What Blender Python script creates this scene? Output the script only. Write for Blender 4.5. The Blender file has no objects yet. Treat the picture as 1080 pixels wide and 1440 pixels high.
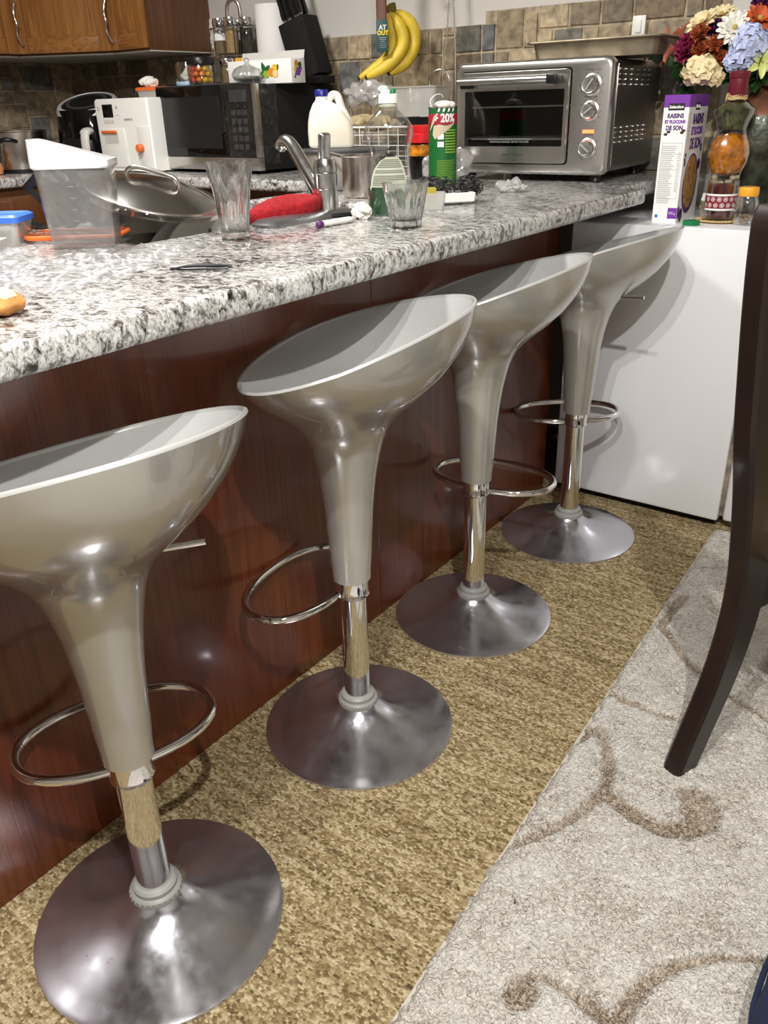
import bpy, bmesh, math, random
import numpy as np
from mathutils import Vector, Matrix, noise

random.seed(7)
C = bpy.context.scene.collection
PI = math.pi
RZ = math.radians(36.86)          # a thing turned this way shows its front squarely towards the dining side

# ------------------------------------------------------------------ materials
def nt(name):
    m = bpy.data.materials.new(name); m.use_nodes = True
    n = m.node_tree.nodes; b = n['Principled BSDF']
    return m, n, m.node_tree.links, b

def mat(name, col, rough=.5, metal=0, coat=0, trans=0, ior=1.45, emit=None, es=0, alpha=1, bump=0, bscale=60, var=0, vscale=8, sss=0, coat_rough=.05, rvar=0, aniso=None):
    m, n, l, b = nt(name)
    c = (col[0], col[1], col[2], 1)
    b.inputs['Base Color'].default_value = c
    b.inputs['Roughness'].default_value = rough
    b.inputs['Metallic'].default_value = metal
    b.inputs['Coat Weight'].default_value = coat
    b.inputs['Coat Roughness'].default_value = coat_rough
    b.inputs['Transmission Weight'].default_value = trans
    b.inputs['IOR'].default_value = ior
    b.inputs['Alpha'].default_value = alpha
    if sss:
        b.inputs['Subsurface Weight'].default_value = sss
        b.inputs['Subsurface Radius'].default_value = (.02, .012, .008)
    if emit:
        b.inputs['Emission Color'].default_value = (*emit, 1); b.inputs['Emission Strength'].default_value = es
    if var or bump or rvar:
        tc = n.new('ShaderNodeTexCoord'); mp = n.new('ShaderNodeMapping')
        l.new(tc.outputs['Object'], mp.inputs[0])
        if aniso: mp.inputs['Scale'].default_value = aniso
    if var:
        nz = n.new('ShaderNodeTexNoise'); nz.inputs['Scale'].default_value = vscale; nz.inputs['Detail'].default_value = 6
        l.new(mp.outputs[0], nz.inputs['Vector'])
        rp = n.new('ShaderNodeValToRGB')
        rp.color_ramp.elements[0].position = .3; rp.color_ramp.elements[1].position = .7
        rp.color_ramp.elements[0].color = tuple(x*(1-var) for x in col)+(1,)
        rp.color_ramp.elements[1].color = tuple(min(1, x*(1+var)) for x in col)+(1,)
        l.new(nz.outputs['Fac'], rp.inputs[0]); l.new(rp.outputs[0], b.inputs['Base Color'])
    if rvar:
        nz = n.new('ShaderNodeTexNoise'); nz.inputs['Scale'].default_value = vscale; nz.inputs['Detail'].default_value = 8
        l.new(mp.outputs[0], nz.inputs['Vector'])
        mr = n.new('ShaderNodeMapRange'); mr.inputs[3].default_value = max(.02, rough-rvar); mr.inputs[4].default_value = rough+rvar
        mr.inputs[1].default_value = .15; mr.inputs[2].default_value = .85
        l.new(nz.outputs['Fac'], mr.inputs[0]); l.new(mr.outputs[0], b.inputs['Roughness'])
    if bump:
        nb = n.new('ShaderNodeTexNoise'); nb.inputs['Scale'].default_value = bscale; nb.inputs['Detail'].default_value = 4
        l.new(mp.outputs[0], nb.inputs['Vector'])
        bp = n.new('ShaderNodeBump'); bp.inputs['Strength'].default_value = bump; bp.inputs['Distance'].default_value = .004
        l.new(nb.outputs['Fac'], bp.inputs['Height']); l.new(bp.outputs[0], b.inputs['Normal'])
    return m

def ramp(n, stops):
    r = n.new('ShaderNodeValToRGB'); e = r.color_ramp.elements
    e[0].position, e[0].color = stops[0][0], (*stops[0][1], 1)
    e[1].position, e[1].color = stops[1][0], (*stops[1][1], 1)
    for p, c in stops[2:]:
        k = e.new(p); k.color = (*c, 1)
    return r

def thin(name, tint=(.95, .95, .95), refl=.08, rough=.05, milky=0.0, milk=(.8, .8, .8), edge=.6):
    """thin clear plastic or glass: see-through face-on, shiny at grazing angles"""
    m, n, l, b = nt(name)
    out = n['Material Output']
    tr = n.new('ShaderNodeBsdfTransparent'); tr.inputs[0].default_value = (*tint, 1)
    b.inputs['Base Color'].default_value = (*milk, 1); b.inputs['Roughness'].default_value = rough
    b.inputs['Specular IOR Level'].default_value = .8
    gl = n.new('ShaderNodeBsdfGlossy'); gl.inputs['Roughness'].default_value = rough; gl.inputs[0].default_value = (.95, .95, .95, 1)
    m1 = n.new('ShaderNodeMixShader'); m1.inputs[0].default_value = milky
    l.new(tr.outputs[0], m1.inputs[1]); l.new(b.outputs[0], m1.inputs[2])
    lw = n.new('ShaderNodeLayerWeight'); lw.inputs[0].default_value = .35
    mr = n.new('ShaderNodeMapRange'); mr.inputs[3].default_value = refl; mr.inputs[4].default_value = edge
    l.new(lw.outputs['Facing'], mr.inputs[0])
    m2 = n.new('ShaderNodeMixShader')
    l.new(mr.outputs[0], m2.inputs[0]); l.new(m1.outputs[0], m2.inputs[1]); l.new(gl.outputs[0], m2.inputs[2])
    l.new(m2.outputs[0], out.inputs[0])
    return m

def mixglass(name):
    m = thin(name, (.95, .96, .96), .06, .02, edge=.9); n, l = m.node_tree.nodes, m.node_tree.links; out = n['Material Output']
    src = out.inputs[0].links[0].from_socket
    g = n.new('ShaderNodeBsdfGlass'); g.inputs['Roughness'].default_value = 0; g.inputs['IOR'].default_value = 1.42
    x = n.new('ShaderNodeMixShader'); x.inputs[0].default_value = .78
    l.new(src, x.inputs[1]); l.new(g.outputs[0], x.inputs[2]); l.new(x.outputs[0], out.inputs[0])
    return m

def m_granite():
    m, n, l, b = nt('granite')
    tc = n.new('ShaderNodeTexCoord')
    mp = n.new('ShaderNodeMapping'); mp.inputs['Rotation'].default_value = (.3, .4, .6); mp.inputs['Scale'].default_value = (1, 1.5, 1)
    l.new(tc.outputs['Object'], mp.inputs[0])
    big = n.new('ShaderNodeTexNoise'); big.inputs['Scale'].default_value = 5.5; big.inputs['Detail'].default_value = 5
    mid = n.new('ShaderNodeTexNoise'); mid.inputs['Scale'].default_value = 55; mid.inputs['Detail'].default_value = 7; mid.inputs['Roughness'].default_value = .62; mid.inputs['Distortion'].default_value = .8
    fin = n.new('ShaderNodeTexNoise'); fin.inputs['Scale'].default_value = 150; fin.inputs['Detail'].default_value = 5; fin.inputs['Distortion'].default_value = 1.2
    for x in (big, mid, fin): l.new(mp.outputs[0], x.inputs['Vector'])
    a = n.new('ShaderNodeMath'); a.operation = 'MULTIPLY_ADD'; a.inputs[1].default_value = .30
    l.new(big.outputs['Fac'], a.inputs[0]); l.new(mid.outputs['Fac'], a.inputs[2])
    s = n.new('ShaderNodeMath'); s.operation = 'SUBTRACT'; s.inputs[1].default_value = .15; l.new(a.outputs[0], s.inputs[0])
    r1 = ramp(n, [(.29, (.012, .010, .010)), (.36, (.045, .040, .038)), (.405, (.17, .15, .135)), (.455, (.33, .32, .305)), (.52, (.54, .53, .51)), (.70, (.70, .69, .67))])
    l.new(s.outputs[0], r1.inputs[0])
    r2 = ramp(n, [(.33, (.16, .14, .13)), (.43, (.62, .60, .58)), (.54, (1, 1, 1))])
    l.new(fin.outputs['Fac'], r2.inputs[0])
    mx = n.new('ShaderNodeMix'); mx.data_type = 'RGBA'; mx.blend_type = 'MULTIPLY'; mx.inputs[0].default_value = .85
    l.new(r1.outputs[0], mx.inputs[6]); l.new(r2.outputs[0], mx.inputs[7])
    l.new(mx.outputs[2], b.inputs['Base Color'])
    b.inputs['Roughness'].default_value = .22; b.inputs['Coat Weight'].default_value = .2
    return m

def m_wood(name, c1, c2, axis='z', scale=1.0, rough=.3, coat=.3, pores=.5, bump=.15):
    m, n, l, b = nt(name)
    tc = n.new('ShaderNodeTexCoord')
    mp = n.new('ShaderNodeMapping')
    s = {'z': (28, 28, 1.6), 'x': (1.6, 28, 28), 'y': (28, 1.6, 28)}[axis]
    mp.inputs['Scale'].default_value = tuple(v*scale for v in s)
    l.new(tc.outputs['Object'], mp.inputs[0])
    nz = n.new('ShaderNodeTexNoise'); nz.inputs['Scale'].default_value = 1; nz.inputs['Detail'].default_value = 6; nz.inputs['Distortion'].default_value = 1.6
    l.new(mp.outputs[0], nz.inputs['Vector'])
    r = ramp(n, [(.3, c1), (.68, c2)])
    l.new(nz.outputs['Fac'], r.inputs[0])
    mp2 = n.new('ShaderNodeMapping'); mp2.inputs['Scale'].default_value = tuple(v*scale*(9 if v > 5 else 3) for v in s)
    l.new(tc.outputs['Object'], mp2.inputs[0])
    n2 = n.new('ShaderNodeTexNoise'); n2.inputs['Scale'].default_value = 1; n2.inputs['Detail'].default_value = 2
    l.new(mp2.outputs[0], n2.inputs['Vector'])
    r2 = ramp(n, [(.36, (1-pores,)*3), (.5, (1, 1, 1))]); l.new(n2.outputs['Fac'], r2.inputs[0])
    mx = n.new('ShaderNodeMix'); mx.data_type = 'RGBA'; mx.blend_type = 'MULTIPLY'; mx.inputs[0].default_value = 1
    l.new(r.outputs[0], mx.inputs[6]); l.new(r2.outputs[0], mx.inputs[7]); l.new(mx.outputs[2], b.inputs['Base Color'])
    bp = n.new('ShaderNodeBump'); bp.inputs['Strength'].default_value = bump; bp.inputs['Distance'].default_value = .002
    l.new(n2.outputs['Fac'], bp.inputs['Height']); l.new(bp.outputs[0], b.inputs['Normal'])
    b.inputs['Roughness'].default_value = rough; b.inputs['Coat Weight'].default_value = coat; b.inputs['Coat Roughness'].default_value = .07
    return m

def m_carpet():
    m, n, l, b = nt('loop_carpet')
    tc = n.new('ShaderNodeTexCoord')
    v = n.new('ShaderNodeTexVoronoi'); v.inputs['Scale'].default_value = 210
    mpv = n.new('ShaderNodeMapping'); mpv.inputs['Scale'].default_value = (.8, 1.15, .4); mpv.inputs['Rotation'].default_value = (0, 0, .05)
    l.new(tc.outputs['Object'], mpv.inputs[0]); l.new(mpv.outputs[0], v.inputs['Vector'])
    st = n.new('ShaderNodeMapping'); st.inputs['Scale'].default_value = (5, 62, 1); st.inputs['Rotation'].default_value = (0, 0, .03); l.new(tc.outputs['Object'], st.inputs[0])
    ns = n.new('ShaderNodeTexNoise'); ns.inputs['Scale'].default_value = 1; ns.inputs['Detail'].default_value = 5; ns.inputs['Roughness'].default_value = .6; l.new(st.outputs[0], ns.inputs['Vector'])
    nf = n.new('ShaderNodeTexNoise'); nf.inputs['Scale'].default_value = 130; nf.inputs['Detail'].default_value = 3; l.new(tc.outputs['Object'], nf.inputs['Vector'])
    sep = n.new('ShaderNodeSeparateColor'); l.new(v.outputs['Color'], sep.inputs[0])
    a = n.new('ShaderNodeMath'); a.operation = 'MULTIPLY_ADD'; a.inputs[1].default_value = .36; l.new(sep.outputs[0], a.inputs[0])
    a0 = n.new('ShaderNodeMath'); a0.operation = 'MULTIPLY'; a0.inputs[1].default_value = .6; l.new(ns.outputs['Fac'], a0.inputs[0]); l.new(a0.outputs[0], a.inputs[2])
    a2 = n.new('ShaderNodeMath'); a2.operation = 'MULTIPLY_ADD'; a2.inputs[1].default_value = .25; l.new(nf.outputs['Fac'], a2.inputs[0]); l.new(a.outputs[0], a2.inputs[2])
    r = ramp(n, [(.36, (.105, .070, .034)), (.52, (.245, .176, .084)), (.64, (.375, .288, .152)), (.80, (.57, .475, .30))])
    l.new(a2.outputs[0], r.inputs[0]); l.new(r.outputs[0], b.inputs['Base Color'])
    bp = n.new('ShaderNodeBump'); bp.inputs['Strength'].default_value = .65; bp.inputs['Distance'].default_value = .004; bp.invert = True
    l.new(v.outputs['Distance'], bp.inputs['Height']); l.new(bp.outputs[0], b.inputs['Normal'])
    b.inputs['Roughness'].default_value = .95; b.inputs['Specular IOR Level'].default_value = .1
    return m

def m_rug():
    m, n, l, b = nt('shag_rug')
    at = n.new('ShaderNodeAttribute'); at.attribute_name = 'motif'
    tc = n.new('ShaderNodeTexCoord')
    nf = n.new('ShaderNodeTexNoise'); nf.inputs['Scale'].default_value = 150; nf.inputs['Detail'].default_value = 4; nf.inputs['Distortion'].default_value = 1.6; l.new(tc.outputs['Object'], nf.inputs['Vector'])
    nb = n.new('ShaderNodeTexNoise'); nb.inputs['Scale'].default_value = 14; nb.inputs['Detail'].default_value = 3; l.new(tc.outputs['Object'], nb.inputs['Vector'])
    ad = n.new('ShaderNodeMath'); ad.operation = 'MULTIPLY_ADD'; ad.inputs[1].default_value = .35; l.new(nb.outputs['Fac'], ad.inputs[0]); l.new(nf.outputs['Fac'], ad.inputs[2])
    r1 = ramp(n, [(.47, (.30, .26, .21)), (.62, (.62, .57, .50)), (.78, (.80, .77, .71))]); l.new(ad.outputs[0], r1.inputs[0])
    r2 = ramp(n, [(.50, (.13, .095, .065)), (.64, (.34, .27, .20)), (.80, (.60, .52, .42))]); l.new(ad.outputs[0], r2.inputs[0])
    mx = n.new('ShaderNodeMix'); mx.data_type = 'RGBA'; l.new(at.outputs['Fac'], mx.inputs[0])
    l.new(r1.outputs[0], mx.inputs[6]); l.new(r2.outputs[0], mx.inputs[7]); l.new(mx.outputs[2], b.inputs['Base Color'])
    bp = n.new('ShaderNodeBump'); bp.inputs['Strength'].default_value = .9; bp.inputs['Distance'].default_value = .008
    l.new(nf.outputs['Fac'], bp.inputs['Height']); l.new(bp.outputs[0], b.inputs['Normal'])
    b.inputs['Roughness'].default_value = .95; b.inputs['Specular IOR Level'].default_value = .1
    return m

def m_tile():
    m, n, l, b = nt('slate_tile')
    at = n.new('ShaderNodeAttribute'); at.attribute_name = 'stone'
    tc = n.new('ShaderNodeTexCoord')
    nz = n.new('ShaderNodeTexNoise'); nz.inputs['Scale'].default_value = 34; nz.inputs['Detail'].default_value = 9; nz.inputs['Distortion'].default_value = .5; l.new(tc.outputs['Object'], nz.inputs['Vector'])
    r = ramp(n, [(.3, (.55, .52, .5)), (.72, (1.5, 1.45, 1.35))]); l.new(nz.outputs['Fac'], r.inputs[0])
    mx = n.new('ShaderNodeMix'); mx.data_type = 'RGBA'; mx.blend_type = 'MULTIPLY'; mx.inputs[0].default_value = 1
    l.new(at.outputs['Color'], mx.inputs[6]); l.new(r.outputs[0], mx.inputs[7]); l.new(mx.outputs[2], b.inputs['Base Color'])
    bp = n.new('ShaderNodeBump'); bp.inputs['Strength'].default_value = .6; bp.inputs['Distance'].default_value = .004
    l.new(nz.outputs['Fac'], bp.inputs['Height']); l.new(bp.outputs[0], b.inputs['Normal'])
    b.inputs['Roughness'].default_value = .55
    return m

def m_attr(name, attr, rough=.5, sss=0):
    m, n, l, b = nt(name)
    at = n.new('ShaderNodeAttribute'); at.attribute_name = attr
    l.new(at.outputs['Color'], b.inputs['Base Color']); b.inputs['Roughness'].default_value = rough
    return m

M = dict(
 granite=m_granite(), carpet=m_carpet(), rug=m_rug(), tile=m_tile(),
 cherry=m_wood('cherry_panel', (.098, .0190, .0050), (.150, .034, .0095), 'z', 1.3, .34, .34, .32, .08),
 oak=m_wood('honey_oak', (.25, .095, .022), (.42, .185, .05), 'z', 1, .35, .3, .35, .1),
 oakx=m_wood('honey_oak_rail', (.25, .095, .022), (.42, .185, .05), 'x', 1, .35, .3, .35, .1),
 oakdark=m_wood('brown_oak', (.10, .036, .012), (.16, .06, .02), 'z', 1, .4, .2, .35, .1),
 chairwood=m_wood('espresso_wood', (.009, .0034, .0022), (.016, .0062, .004), 'z', .6, .42, .08, .15, .05),
 toolwood=m_wood('walnut', (.10, .03, .01), (.18, .06, .02), 'z', 1, .4, .1, .3, .1),
 chrome=mat('chrome', (.82, .82, .83), .06, 1),
 chromebase=mat('smudged_chrome', (.66, .66, .72), .20, .95, rvar=.14, vscale=34),
 steel=mat('brushed_steel', (.60, .58, .55), .27, 1),
 steeldark=mat('dark_steel', (.30, .28, .26), .34, 1, rvar=.05, vscale=20),
 agedsteel=mat('aged_sheet_steel', (.26, .215, .15), .45, .8, var=.35, vscale=18),
 lidsteel=mat('lid_steel', (.36, .35, .33), .20, 1),
 bottle=thin('bottle_plastic', (.90, .90, .89), .08, .05, edge=.95),
 potsteel=mat('pot_steel', (.62, .57, .52), .24, 1),
 enamelpot=mat('pale_pot', (.50, .46, .42), .38, .3),
 nickel=mat('satin_nickel', (.62, .60, .57), .24, 1),
 faucet=mat('watermarked_chrome', (.60, .60, .60), .20, 1, rvar=.1, vscale=60),
 wire=mat('white_coated_wire', (.78, .77, .74), .4),
 wiremetal=mat('wire_metal', (.55, .53, .5), .25, 1),
 pearl=mat('champagne_pearl', (.46, .45, .41), .27, .45, coat=1, coat_rough=.03),
 seatin=mat('silver_satin', (.56, .56, .55), .45, .3, bump=.25, bscale=420),
 seatrim=mat('rim_catchlight', (.50, .50, .48), .3, .3, coat=.6),  # seat lip whitened: light caught by its edge is put into the colour
 collar=mat('grey_rubber', (.29, .285, .27), .45),
 white=mat('white_enamel', (.78, .78, .79), .22, coat=.4, coat_rough=.08),
 whiteplastic=mat('white_plastic', (.80, .79, .74), .35),
 offwhite=mat('off_white_plastic', (.58, .56, .52), .4),
 gasket=mat('dirty_gasket', (.24, .20, .15), .7, var=.6, vscale=30),
 black=mat('black_plastic', (.006, .006, .007), .35),
 blackmatte=mat('matte_black', (.003, .003, .003), .85),
 blackgloss=mat('black_glass', (.003, .003, .0035), .06),
 darkgrey=mat('dark_grey', (.04, .04, .042), .4),
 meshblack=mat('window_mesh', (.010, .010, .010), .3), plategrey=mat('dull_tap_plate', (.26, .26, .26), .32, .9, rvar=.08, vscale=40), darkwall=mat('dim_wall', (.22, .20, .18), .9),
 grey=mat('grey_plastic', (.28, .28, .28), .5),
 paint=mat('wall_paint', (.60, .57, .52), .8, bump=.06, bscale=200),
 ceil=mat('ceiling_paint', (.56, .55, .53), .9),
 soffit=mat('cabinet_underside', (.55, .52, .47), .6),
 grout=mat('grout', (.34, .28, .20), .9, bump=.3, bscale=120),
 orange=mat('orange_plastic', (.80, .16, .03), .4),
 blue=mat('blue_plastic', (.05, .16, .62), .4),
 paleblue=mat('pale_blue_plastic', (.35, .48, .62), .4),
 navycap=mat('navy_cap', (.012, .016, .20), .35),
 milk=mat('milk', (.74, .67, .55), .5, sss=.2),
 jug=mat('hazy_jug_plastic', (.80, .78, .72), .38, sss=.15),
 glass=mixglass('clear_glass'),
 ribglass=thin('ribbed_glass', (.88, .89, .88), .12, .05, edge=.8),
 clear=thin('clear_plastic', (.93, .93, .92), .045, .05, edge=.75),
 haze=thin('hazy_plastic', (.90, .90, .90), .05, .10, .10, (.55, .54, .53), edge=.55),
 film=thin('cling_film', (.95, .95, .95), .006, .34, .07, (.62, .62, .62), edge=.09),
 filmdark=thin('thin_wrap', (.96, .96, .96), .012, .10, .0, (.5, .5, .5), edge=.22),
 bag=thin('plastic_bag', (.9, .9, .9), .10, .15, .40, (.72, .70, .68)),
 tubplastic=thin('cloudy_tub', (.85, .84, .82), .06, .2, .5, (.68, .66, .62)),
 soapgreen=mat('green_soap', (.002, .075, .02), .3),
 labelpale=mat('pale_label', (.46, .48, .38), .5),
 labelink=mat('label_ink', (.14, .15, .10), .6),
 mint=mat('mint_plastic', (.55, .72, .58), .4),
 green=mat('can_green', (.008, .110, .022), .4),
 greencap=mat('green_cap', (.005, .16, .05), .4),
 red=mat('red_lid', (.55, .012, .015), .35),
 redprint=mat('red_print', (.36, .018, .03), .4),
 burgundy=mat('burgundy_print', (.20, .010, .026), .5),
 tan=mat('torn_card', (.52, .42, .30), .8),
 lime=mat('lime_print', (.24, .38, .03), .45),
 paper=mat('paper_white', (.82, .80, .76), .9, bump=.25, bscale=90),
 card=mat('white_card', (.80, .79, .76), .5),
 purple=mat('purple_print', (.17, .035, .32), .45),
 plum=mat('plum_print', (.075, .018, .14), .45),
 brownprint=mat('raisin_print', (.05, .025, .022), .5),
 gold=mat('wheat_print', (.55, .40, .16), .5),
 greyprint=mat('grey_print', (.40, .40, .42), .6),
 blackprint=mat('black_print', (.012, .012, .014), .5),
 cereal=mat('bran_flake_print', (.36, .19, .055), .5, var=.75, vscale=85),
 terry=mat('red_terry', (.30, .006, .010), .95, bump=1, bscale=260, var=.3, vscale=120),
 steelwool=mat('steel_wool', (.022, .021, .020), .55, .2),
 sponge_y=mat('yellow_sponge', (.45, .36, .04), .9, bump=.5, bscale=150),
 sponge_g=mat('green_scourer', (.03, .07, .03), .9, bump=.5, bscale=200),
 styro=mat('white_tray', (.78, .78, .76), .5),
 plate=mat('cream_china', (.66, .64, .58), .2, coat=.5),
 tissue=mat('tissue', (.80, .77, .70), .9, sss=.1),
 banana=mat('banana_skin', (.66, .47, .035), .45, var=.18, vscale=20),
 bananatip=mat('banana_tip', (.035, .022, .010), .7),
 bananastem=mat('banana_stem', (.16, .12, .02), .7),
 cap_y=mat('amber_cap', (.80, .36, .03), .35),
 wax=mat('red_wax', (.10, .010, .016), .35),
 sealwax=mat('bottle_seal', (.13, .012, .02), .35),
 raffia=mat('raffia', (.58, .42, .20), .8, bump=.4, bscale=90),
 oilg=mat('pickled_greens', (.055, .062, .018), .2, var=.9, vscale=55, coat=.6),
 oilo=mat('pickled_peppers', (.48, .17, .012), .2, var=.7, vscale=50, coat=.6),
 bean=mat('pale_bean', (.62, .54, .34), .3, coat=.4),
 vase=mat('bronze_green_vase', (.055, .06, .04), .38, .5, var=.7, vscale=22, bump=1, bscale=30, coat=.2),
 vasecopper=mat('copper_shoulder', (.20, .085, .05), .3, .5, var=.5, vscale=12, coat=.4),
 leaf=mat('leaf', (.018, .06, .012), .5, var=.4, vscale=40),
 stem=mat('stem', (.03, .055, .015), .6),
 f_white=mat('white_petal', (.74, .72, .64), .6, sss=.1), f_cream=mat('cream_petal', (.74, .62, .36), .6, var=.15, vscale=60),
 f_rust=mat('rust_petal', (.34, .075, .022), .6, var=.4, vscale=90), f_mag=mat('magenta_petal', (.24, .012, .06), .6, var=.3, vscale=60),
 f_purp=mat('purple_petal', (.085, .012, .085), .6, var=.3, vscale=60), f_salm=mat('salmon_petal', (.58, .17, .095), .5),
 f_blue=mat('blue_petal', (.47, .52, .72), .6, var=.22, vscale=45), f_orange=mat('orange_petal', (.50, .085, .02), .6, var=.2, vscale=60),
 f_lime=mat('lime_petal', (.58, .62, .20), .6), f_eye=mat('flower_eye', (.40, .30, .08), .8),
 candy_r=mat('red_candy', (.55, .03, .03), .3), candy_o=mat('orange_candy', (.75, .22, .02), .3), candy_y=mat('yellow_candy', (.75, .50, .03), .3),
 spice_t=mat('tan_spice', (.46, .32, .14), .8, bump=.5, bscale=150), spice_b=mat('brown_spice', (.24, .17, .09), .8), spice_k=mat('black_pepper', (.025, .02, .016), .7, bump=.8, bscale=150),
 yellowbox=mat('yellow_box', (.75, .38, .03), .5),
 beige=mat('beige_cloth', (.42, .33, .18), .95, var=.4, vscale=30, bump=.6, bscale=120),
 navy=mat('navy_fabric', (.006, .013, .045), .85, bump=.4, bscale=260, var=.3, vscale=9),
 bread=mat('baked_crust', (.48, .22, .06), .75, var=.5, vscale=40, bump=.7, bscale=60),
 cheese=mat('melted_cheese', (.78, .62, .36), .5, bump=.5, bscale=50), sauce=mat('tomato', (.36, .03, .018), .4),
 lamp=mat('indicator_red', (.9, .10, .04), .3, emit=(1, .10, .03), es=3),
 orangefig=mat('orange_ceramic', (.60, .24, .08), .35),
 ovenin=mat('oven_interior', (.055, .052, .048), .4, .6),
 ovenglass=thin('oven_glass', (.66, .66, .64), .022, .04, edge=.35),
 rackwire=mat('oven_rack_wire', (.62, .60, .54), .35, .3),
 yellowink=mat('yellow_ink', (.80, .60, .02), .5), tealcard=mat('teal_card', (.02, .075, .07), .5),
 binding=mat('rug_binding', (.56, .52, .45), .85),
 bluejar=thin('blue_glass', (.62, .68, .74), .10, .08, .25, (.34, .40, .46)),
 violetink=mat('violet_ink', (.10, .02, .12), .5),
)

# ------------------------------------------------------------------ mesh helpers
def B(): return bmesh.new()

def sharpen(bm, ang=math.radians(38)):
    for f in bm.faces: f.smooth = True
    for e in bm.edges:
        if len(e.link_faces) == 2:
            e.smooth = e.calc_face_angle(0) < ang
        else: e.smooth = True

def part(name, bm, m, parent=None, label=None, loc=None, rot=None, ang=38, weld=False):
    if weld: bmesh.ops.remove_doubles(bm, verts=bm.verts, dist=1e-5)
    bmesh.ops.recalc_face_normals(bm, faces=bm.faces)
    sharpen(bm, math.radians(ang))
    me = bpy.data.meshes.new(name); bm.to_mesh(me); bm.free()
    o = bpy.data.objects.new(name, me); C.objects.link(o)
    for x in (m if isinstance(m, (list, tuple)) else [m]): me.materials.append(M[x] if isinstance(x, str) else x)
    if parent: o.parent = parent
    if loc is not None: o.location = loc
    if rot is not None: o.rotation_euler = rot
    if label: o['label'] = label
    return o

def thing(name, label, cat, loc=(0, 0, 0), rz=0, group=None):
    o = bpy.data.objects.new(name, None); C.objects.link(o); o.empty_display_size = .05
    o.location = loc; o.rotation_euler = (0, 0, rz); o['label'] = label; o['category'] = cat
    if group: o['group'] = group
    return o

def tag(o, label, cat, group=None):
    o['label'] = label; o['category'] = cat
    if group: o['group'] = group
    return o

def struct(o): o['kind'] = 'structure'; return o

def box(bm, x0, x1, y0, y1, z0, z1, bev=0, seg=2, mtx=None):
    vs = [bm.verts.new((x, y, z)) for x in (x0, x1) for y in (y0, y1) for z in (z0, z1)]
    q = [(0, 1, 3, 2), (4, 6, 7, 5), (0, 4, 5, 1), (2, 3, 7, 6), (0, 2, 6, 4), (1, 5, 7, 3)]
    fs = [bm.faces.new([vs[i] for i in f]) for f in q]
    if mtx is not None: bmesh.ops.transform(bm, matrix=mtx, verts=vs)
    if bev:
        es = set(e for f in fs for e in f.edges)
        bmesh.ops.bevel(bm, geom=list(es), offset=bev, segments=seg, profile=.5, affect='EDGES')
    return bm

def cbox(bm, c, s, bev=0, seg=2, mtx=None):
    return box(bm, c[0]-s[0]/2, c[0]+s[0]/2, c[1]-s[1]/2, c[1]+s[1]/2, c[2]-s[2]/2, c[2]+s[2]/2, bev, seg, mtx)

def rings(bm, secs, closed=True, cap0=True, cap1=True):
    """loft through sections (lists of equal length)"""
    R = [[bm.verts.new(p) for p in s] for s in secs]
    n = len(R[0])
    for a, b in zip(R, R[1:]):
        for i in range(n if closed else n-1):
            j = (i+1) % n
            try: bm.faces.new((a[i], a[j], b[j], b[i]))
            except ValueError: pass
    if closed:
        if cap0: bm.faces.new(R[0][::-1])
        if cap1: bm.faces.new(R[-1])
    return R

def lathe(bm, prof, n=40, c=(0, 0, 0), sx=1, sy=1, cap=True, facet=None):
    """prof: (r, z) list; the ends are capped (or closed to the axis with r=0)"""
    secs = []
    for r, z in prof:
        r = max(r, 1e-4)
        sec = []
        for i in range(n):
            a = 2*PI*i/n
            k = 1 if facet is None else facet(a, z)
            sec.append((c[0]+r*k*sx*math.cos(a), c[1]+r*k*sy*math.sin(a), c[2]+z))
        secs.append(sec)
    rings(bm, secs, True, cap, cap)
    return bm

def smooth_path(pts, sub=6, closed=False):
    P = [Vector(p) for p in pts]; n = len(P); out = []
    for i in range(n if closed else n-1):
        p0 = P[(i-1) % n] if (closed or i > 0) else P[0]
        p1, p2 = P[i], P[(i+1) % n]
        p3 = P[(i+2) % n] if (closed or i+2 < n) else P[-1]
        for k in range(sub):
            t = k/sub
            out.append(.5*((2*p1)+(-p0+p2)*t+(2*p0-5*p1+4*p2-p3)*t*t+(-p0+3*p1-3*p2+p3)*t**3))
    if not closed: out.append(P[-1])
    return out

def tube(bm, pts, r, n=10, closed=False, cap=True, flat=1.0):
    P = [Vector(p) for p in pts]; m = len(P)
    rr = r if isinstance(r, (list, tuple)) else [r]*m
    secs = []; up = None
    for i in range(m):
        a = P[(i-1) % m] if (closed or i > 0) else P[i]
        b = P[(i+1) % m] if (closed or i < m-1) else P[i]
        t = (b-a).normalized() if (b-a).length > 1e-9 else Vector((0, 0, 1))
        if up is None:
            up = Vector((0, 0, 1)) if abs(t.z) < .9 else Vector((1, 0, 0))
        u = (up-t*up.dot(t))
        if u.length < 1e-6: u = t.orthogonal()
        u.normalize(); v = t.cross(u); up = u
        secs.append([P[i]+(u*math.cos(2*PI*k/n)*flat+v*math.sin(2*PI*k/n))*rr[i] for k in range(n)])
    if closed:
        R = [[bm.verts.new(p) for p in s] for s in secs]
        for i in range(m):
            a, b = R[i], R[(i+1) % m]
            for k in range(n):
                j = (k+1) % n; bm.faces.new((a[k], a[j], b[j], b[k]))
    else: rings(bm, secs, True, cap, cap)
    return bm

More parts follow.
